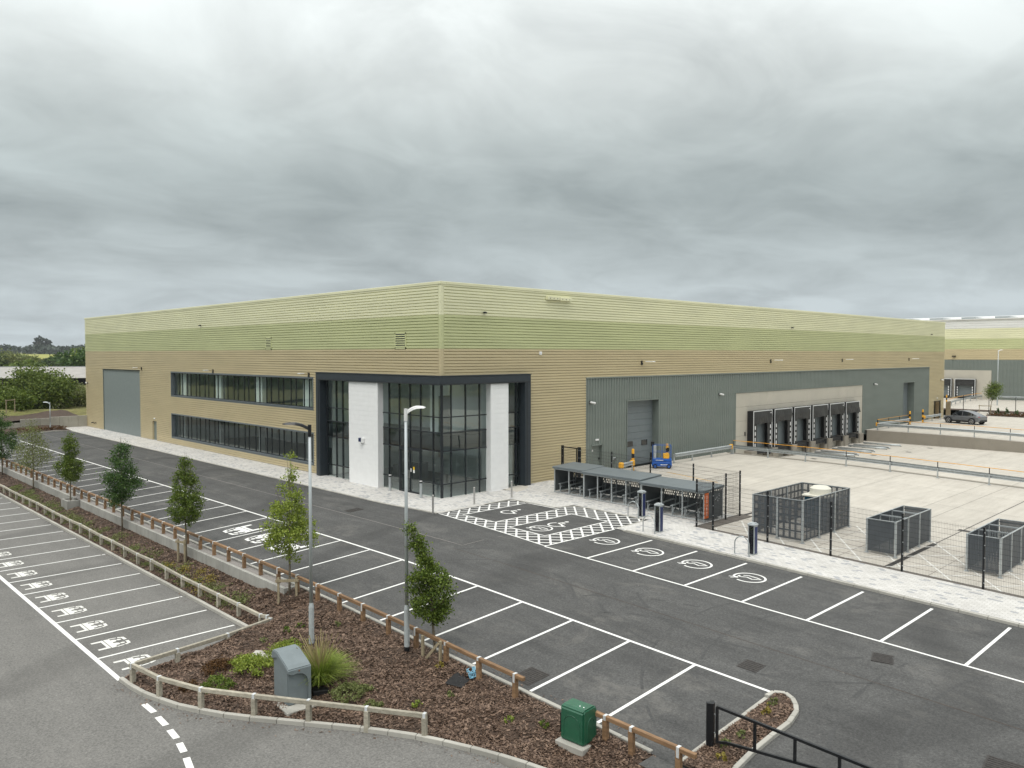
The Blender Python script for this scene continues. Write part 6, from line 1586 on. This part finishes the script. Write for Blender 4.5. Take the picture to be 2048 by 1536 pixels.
# wheel guides on the dock floor
for i in range(4):
    xc = 44.1+3.83*i
    r = thing('wheel_guide', 'pair of low galvanised lorry wheel guides on the dock floor', 'wheel guide', (xc, -4, -1.1), group='wheel guides before the dock doors')
    for s in (-1, 1):
        x = xc+s*1.25; MB().tube([(x, -1.3, -0.97), (x, -4.2, -0.97), (x+s*0.22, -5.0, -0.97), (x+s*0.25, -5.05, -1.12)], 0.085, 10).build('guide_tube', mt('galvanised'), r, smooth=True)
        for yy in (-1.5, -2.8, -4.1): MB().box(x-0.06, yy-0.06, -1.1, x+0.06, yy+0.06, -0.98).build('foot', mt('galvanised'), r)

# ================================================================== SCISSOR LIFT
lz = yz(19.5, -1.9); lf = thing('scissor_lift', 'small blue mast lift with railed platform parked by the loading door', 'lift', (19.45, -1.75, lz), math.radians(-52), world=False)
MB().box(-0.72, -0.40, 0.16, 0.72, 0.40, 0.50).build('chassis', mt('lift_blue'), lf, bevel=0.03)
m = MB(); m.box(-0.70, -0.38, 0.52, 0.70, 0.38, 0.72); m.build('platform', mt('lift_blue'), lf, bevel=0.02)
for xx in (-0.5, 0.5):
    for s in (-1, 1):
        MB().tube([(xx, s*0.34, 0.17), (xx, s*0.43, 0.17)], 0.17, 16).build('wheel', mt('tyre'), lf); MB().tube([(xx, s*0.431, 0.17), (xx, s*0.436, 0.17)], 0.10, 12).build('hub', mt('lift_blue'), lf)
for xx in (-0.66, 0.0, 0.66):
    for s in (-1, 1):
        if xx == 0.0 and s == 1: continue
        MB().tube([(xx, s*0.36, 0.7), (xx, s*0.36, 1.72)], 0.015, 8).build('guard_post', mt('lift_blue'), lf)
m = MB()
for z in (1.72, 1.22):
    m.tube([(-0.66, -0.36, z), (0.66, -0.36, z), (0.66, 0.36, z), (-0.66, 0.36, z), (-0.66, -0.36, z)], 0.014, 8)
m.build('guard_rail', mt('lift_blue'), lf)
MB().box(-0.60, -0.13, 0.7, -0.40, 0.07, 1.66).build('mast', mt('galvanised'), lf, bevel=0.01)
MB().box(-0.86, -0.20, 0.62, -0.70, 0.20, 1.15).build('battery_pack', mt('black_rubber'), lf, bevel=0.02)
MB().box(0.10, -0.28, 0.73, 0.52, 0.22, 1.08).build('tool_box', mt('yellow'), lf, bevel=0.02)
MB().box(-0.80, -0.12, 1.62, -0.55, 0.12, 1.95).build('control_box', mt('black_paint'), lf, bevel=0.02); MB().box(0.34, -0.34, 1.28, 0.52, -0.30, 1.55).build('manual_case', mt('black_paint'), lf)
for a, b_, z, t in ((-0.45, 0.1, 0.60, 0.04), (-0.1, 0.5, 0.27, 0.05)): MB().box(a, -0.412 if z < 0.5 else -0.392, z, b_, -0.401 if z < 0.5 else -0.381, z+t).build('decal', mt('sign_white'), lf)

# ================================================================== CAR
cr_ = thing('car', 'grey coupe crossover car parked across the upper yard', 'car', (77.35, -5.1, yz(77, -5)), math.radians(73), world=False)
# stations along x (nose +x): x, z_low, z_belt, half width
ST = [(-2.32, .42, .95, .70), (-2.25, .32, 1.02, .84), (-1.9, .28, 1.05, .93), (-1.2, .26, 1.03, .96), (0.0, .25, .99, .96), (0.9, .26, .97, .95), (1.5, .27, .93, .93), (1.95, .30, .86, .88), (2.22, .36, .76, .78), (2.33, .46, .66, .60)]
vs = []; fs = []; k = 8
for x, zl_, zb_, hw in ST:
    vs += [(x, -hw*0.92, zl_), (x, -hw, lerp(zl_, zb_, .3)), (x, -hw*0.985, lerp(zl_, zb_, .75)), (x, -hw*0.90, zb_), (x, hw*0.90, zb_), (x, hw*0.985, lerp(zl_, zb_, .75)), (x, hw, lerp(zl_, zb_, .3)), (x, hw*0.92, zl_)]
for i in range(len(ST)-1):
    for j in range(k): fs.append((i*k+j, i*k+(j+1) % k, (i+1)*k+(j+1) % k, (i+1)*k+j))
fs += [tuple(range(k-1, -1, -1)), tuple((len(ST)-1)*k+j for j in range(k))]
body = MB().add(vs, fs).build('body', mt('car_grey'), cr_, smooth=False, bevel=0.02)
GH = [(-2.1, 1.00, 1.04, .78, .70), (-1.55, 1.02, 1.28, .84, .66), (-0.9, 1.02, 1.50, .86, .64), (-0.2, 1.0, 1.60, .87, .64), (0.35, .98, 1.56, .87, .64), (0.8, .96, 1.34, .86, .66), (1.35, .94, .97, .82, .74)]
vs = []; fs = []
for x, z0, z1, w0, w1 in GH: vs += [(x, -w0, z0-.03), (x, -w1, z1-.03), (x, -w1*0.8, z1+.0), (x, w1*0.8, z1+.0), (x, w1, z1-.03), (x, w0, z0-.03)]
for i in range(len(GH)-1):
    for j in range(5): fs.append((i*6+j, i*6+j+1, (i+1)*6+j+1, (i+1)*6+j))
MB().add(vs, fs).build('window_glass', mt('car_glass'), cr_)
vs = []; fs = []
RF = [g_ for g_ in GH if -2.2 < g_[0] < 0.6]
for x, z0, z1, w0, w1 in RF: vs += [(x, -w1-0.01, z1-.025), (x, -w1*0.8, z1+.012), (x, w1*0.8, z1+.012), (x, w1+0.01, z1-.025)]
for i in range(len(RF)-1):
    for j in range(3): fs.append((i*4+j, i*4+j+1, (i+1)*4+j+1, (i+1)*4+j))
MB().add(vs, fs).build('roof', mt('car_grey'), cr_)
m = MB()
for s in (-1, 1):
    for pts in (((-0.22, .87, 1.0), (-0.2, .645, 1.59)), ((0.35, .875, .98), (0.86, .67, 1.30)), ((-1.3, .86, 1.02), (-1.3, .65, 1.36))):
        m.bar((pts[0][0], s*pts[0][1], pts[0][2]), (pts[1][0], s*(pts[1][1]+.01), pts[1][2]), 0.06, 0.02, up=(0, 1, 0))
m.build('pillar', mt('car_grey'), cr_)
for x in (-1.48, 1.45):
    for s in (-1, 1):
        MB().tube([(x, s*0.955, .38), (x, s*0.99, .38)], 0.43, 20).build('wheel_arch', mt('car_black'), cr_)
        wl = MB().tube([(x, s*0.76, .355), (x, s*1.0, .355)], 0.355, 22).build('wheel', mt('tyre'), cr_)
        m = MB(); m.tube([(x, s*1.001, .355), (x, s*1.008, .355)], 0.07, 12)
        for q in range(5):
            a = q*2*math.pi/5; m.bar((x, s*1.006, .355), (x+0.25*math.cos(a), s*1.006, .355+0.25*math.sin(a)), 0.07, 0.012, up=(0, 1, 0))
        m.tube([(x+0.25*math.cos(t), s*1.005, .355+0.25*math.sin(t)) for t in [q*math.pi/10 for q in range(21)]], 0.018, 5); m.build('rim', mt('rim'), wl)
m = MB()
for s in (-1, 1): m.box(-1.02, s*0.955-0.02, .24, 1.0, s*0.955+0.02, .44)
m.box(2.2, -.6, .36, 2.34, .6, .62); m.box(-2.33, -.68, .34, -2.2, .68, .56); m.build('sill_trim', mt('car_black'), cr_)
for s in (-1, 1):
    MB().box(2.02, s*0.70-0.13, .74, 2.26, s*0.70+0.13, .83).build('headlight', mt('plastic_white'), cr_); MB().box(-2.30, s*0.62-0.16, .90, -2.17, s*0.62+0.20, .98).build('tail_light', mt('tail_red'), cr_)
    MB().box(0.72, s*1.0-0.09, 1.0, 0.9, s*1.0+0.09, 1.12).build('mirror', mt('car_black'), cr_, bevel=0.02)
    MB().box(-0.35, s*0.965-0.012, .80, -0.12, s*0.965+0.012, .83).build('door_handle', mt('car_grey'), cr_)

# ================================================================== WALL-MOUNTED THINGS
def wall_light(name, label, axis, a, z, group, L=1.1):
    r = thing(name, label, 'wall light', (0, a, z) if axis == 'x' else (a, 0, z), 0 if axis == 'x' else math.pi/2, group, world=False)
    # local -X is away from the wall
    MB().box(-0.12, -0.09, -0.16, -0.03, 0.09, 0.16).build('bracket', mt('black_paint'), r)
    MB().bar((-0.10, 0, 0.05), (-0.52, 0, 0.10), 0.05, 0.05).build('arm', mt('clad_beige'), r)
    MB().box(-L-0.1, -0.16, 0.06, -0.50, 0.16, 0.13).build('lamp_head', mt('plastic_white'), r, bevel=0.02)
for y, w_ in ((48.0, 'beside the blank grey panel'), (31.0, 'above the ribbon windows'), (14.9, 'close to the dark portal')): wall_light('wall_light', 'flat wall light on the office side wall '+w_, 'x', y, 7.02, 'wall lights on the office side', 0.8)
for x, w_ in ((19.2, 'loading door by the blue lift'), (38.8, 'first pair of dock shelters'), (54.1, 'last pair of dock shelters'), (73.0, 'far loading door')): wall_light('wall_light', 'flat flood light on the beige band above the '+w_, 'y', x, 7.85, 'flood lights above the loading side')
def cctv(axis, a, z, label, group):
    r = thing('security_camera', label, 'security camera', (0, a, z) if axis == 'x' else (a, 0, z), 0 if axis == 'x' else math.pi/2, group, world=False)
    MB().box(-0.10, -0.08, -0.10, -0.03, 0.08, 0.10).build('bracket', mt('black_paint'), r); MB().tube([(-0.10, 0, 0), (-0.26, 0, -0.02)], 0.03, 8).build('arm', mt('plastic_white'), r)
    MB().tube([(-0.2, 0.16, 0.03), (-0.32, -0.22, -0.05)], 0.075, 12).build('housing', mt('plastic_white'), r); MB().tube([(-0.322, -0.226, -0.051), (-0.33, -0.25, -0.055)], 0.05, 10).build('lens', mt('car_black'), r)
for a, w_ in ((13.3, 'above the grey side door'), (30.1, 'just before the dock surround'), (62.6, 'just past the dock surround'), (84.5, 'on the beige corner above the service door')): cctv('y', a, 5.12, 'white security camera '+w_, 'cameras on the loading side')
cctv('x', 65.6, 5.14, 'white security camera at the far end of the office side wall', None)
r = thing('security_camera', 'white and black camera unit on the white boarded panel', 'security camera', (-0.32, 7.75, 2.85), 0, world=False)
MB().box(-0.10, -0.28, -0.12, 0.0, 0.02, 0.20).build('box', mt('plastic_white'), r, bevel=0.015); MB().box(-0.16, 0.06, -0.05, -0.02, 0.24, 0.20).build('intercom', mt('ev_blue'), r, bevel=0.015); MB().tube([(-0.12, 0.02, -0.08), (-0.12, 0.02, -0.2)], 0.06, 10).build('dome', mt('plastic_white'), r)
for axis, a, w_ in (('y', 3.3, 'near the building corner'), ('x', 33.4, 'above the ribbon windows'), ('y', 42.8, 'above the dock shelters'), ('y', 80.5, 'at the far loading end')):
    r = thing('roof_sensor', 'tiny black sensor on the cream cladding band '+w_, 'sensor', (0, a, 11.02) if axis == 'x' else (a, 0, 11.02), 0 if axis == 'x' else math.pi/2, 'sensors on the cream band', world=False)
    MB().box(-0.22, -0.05, -0.04, -0.03, 0.05, 0.05).build('body', mt('black_paint'), r); MB().box(-0.24, -0.10, -0.06, -0.17, 0.10, 0.03).build('head', mt('black_paint'), r)
r = thing('alarm_box', 'small white alarm box on the beige band above the entrance', 'alarm box', (8.24, 0, 8.55), math.pi/2, world=False)
MB().box(-0.16, -0.10, -0.11, -0.03, 0.10, 0.11).build('case', mt('plastic_white'), r, bevel=0.02); MB().box(-0.17, -0.06, -0.05, -0.16, 0.06, 0.05).build('front_plate', mt('sign_white'), r)
for k in range(2):
    r = thing('bird_box', 'cream nest box with round entrance holes under the parapet, '+('corner-side' if k == 0 else 'far-side')+' one of the pair', 'bird box', (9.35+1.2*k, 0, 12.16-0.02*k), 0, 'nest boxes under the parapet', world=False)
    MB().box(-0.58, -0.26, -0.09, 0.58, -0.037, 0.13).build('case', mt('clad_cream'), r, bevel=0.01)
    for q in range(3): MB().tube([(-0.35+0.35*q, -0.266, 0.0), (-0.35+0.35*q, -0.262, 0.0)], 0.035, 8).build('entrance_hole', mt('black_paint'), r)
def exit_light(loc, rz, label):
    r = thing('door_light', label, 'door light', loc, rz, world=False); MB().box(-0.10, -0.17, -0.06, -0.03, 0.17, 0.06).build('case', mt('plastic_white'), r, bevel=0.01); MB().box(-0.106, -0.15, -0.045, -0.10, 0.15, 0.045).build('diffuser', mt('sign_white'), r)
exit_light((0, 44.7, 2.15), 0, 'small white light over the narrow beige door'); exit_light((14.05, 0, 2.45), math.pi/2, 'small white light over the grey side door'); exit_light((83.2, 0, 2.75), math.pi/2, 'small white light over the open service door')
r = thing('vent_cowl', 'small steel vent cowl on the grey cladding by the side door', 'vent', (15.9, 0, 0.95), math.pi/2, world=False); MB().box(-0.2, -0.12, -0.10, -0.045, 0.12, 0.10).build('cowl', mt('galvanised'), r, bevel=0.03); MB().box(-0.21, -0.09, -0.07, -0.2, 0.09, 0.03).build('grille', mt('black_paint'), r)
for y in (63.9, 59.95+3.0):
    r = thing('wall_spout', 'small black overflow spout low on the beige end wall', 'pipe', (0, y-0.2, 0.62), 0, 'overflow spouts on the end wall', world=False); MB().tube([(-0.03, 0, 0), (-0.3, 0, -0.04)], 0.06, 10).build('pipe', mt('black_paint'), r); MB().tube([(-0.03, 0, 0), (-0.05, 0, 0)], 0.09, 10).build('collar', mt('black_paint'), r)
# low plants in the strip by the grey car
for k in range(14):
    y = -4.2-1.15*k; x = 94.2+random.uniform(-.3, .3); shrub('hedge_plant', 'small upright hedge plant in the strip beyond the grey car', x, y, 0.12, 0.28, 0.28, 1.0, 120, 0.16, 'leaf_dark', 'hedge plant', 'hedge plants beyond the grey car', 10)
tag(sheet('hedge_bed', [92.6, 96.2], [-25, -3.2], lambda x, y: yz(x, y)+0.05 if y > -12 else T(40, -12)+0.05, mt('soil')), kind='structure')
P_ = [(random.uniform(92.7, 96), random.uniform(-24, -3.3), 0.12+random.uniform(0, .35)) for _ in range(2600)]
tag(leaf_mesh('ground_cover', P_, 0.2, 'leaf_red'), 'brownish ground cover in the strip beyond the grey car', 'ground cover', kind='stuff')

# ================================================================== HAZE
hz = MB().box(-7900, -7900, -4.0, 7900, 7900, 34.0).build('haze', None)
hm_ = bpy.data.materials.new('haze_air'); hm_.use_nodes = True; ht = hm_.node_tree; ht.nodes.clear()
ho_ = ht.nodes.new('ShaderNodeOutputMaterial'); pv = ht.nodes.new('ShaderNodeVolumePrincipled')
pv.inputs['Color'].default_value = (0.86, 0.90, 0.94, 1); pv.inputs['Density'].default_value = 0.00011; pv.inputs['Anisotropy'].default_value = 0.2
ht.links.new(pv.outputs[0], ho_.inputs['Volume']); hz.data.materials.append(hm_)
tag(hz, 'thin pale haze over the far fields', 'haze', kind='stuff')
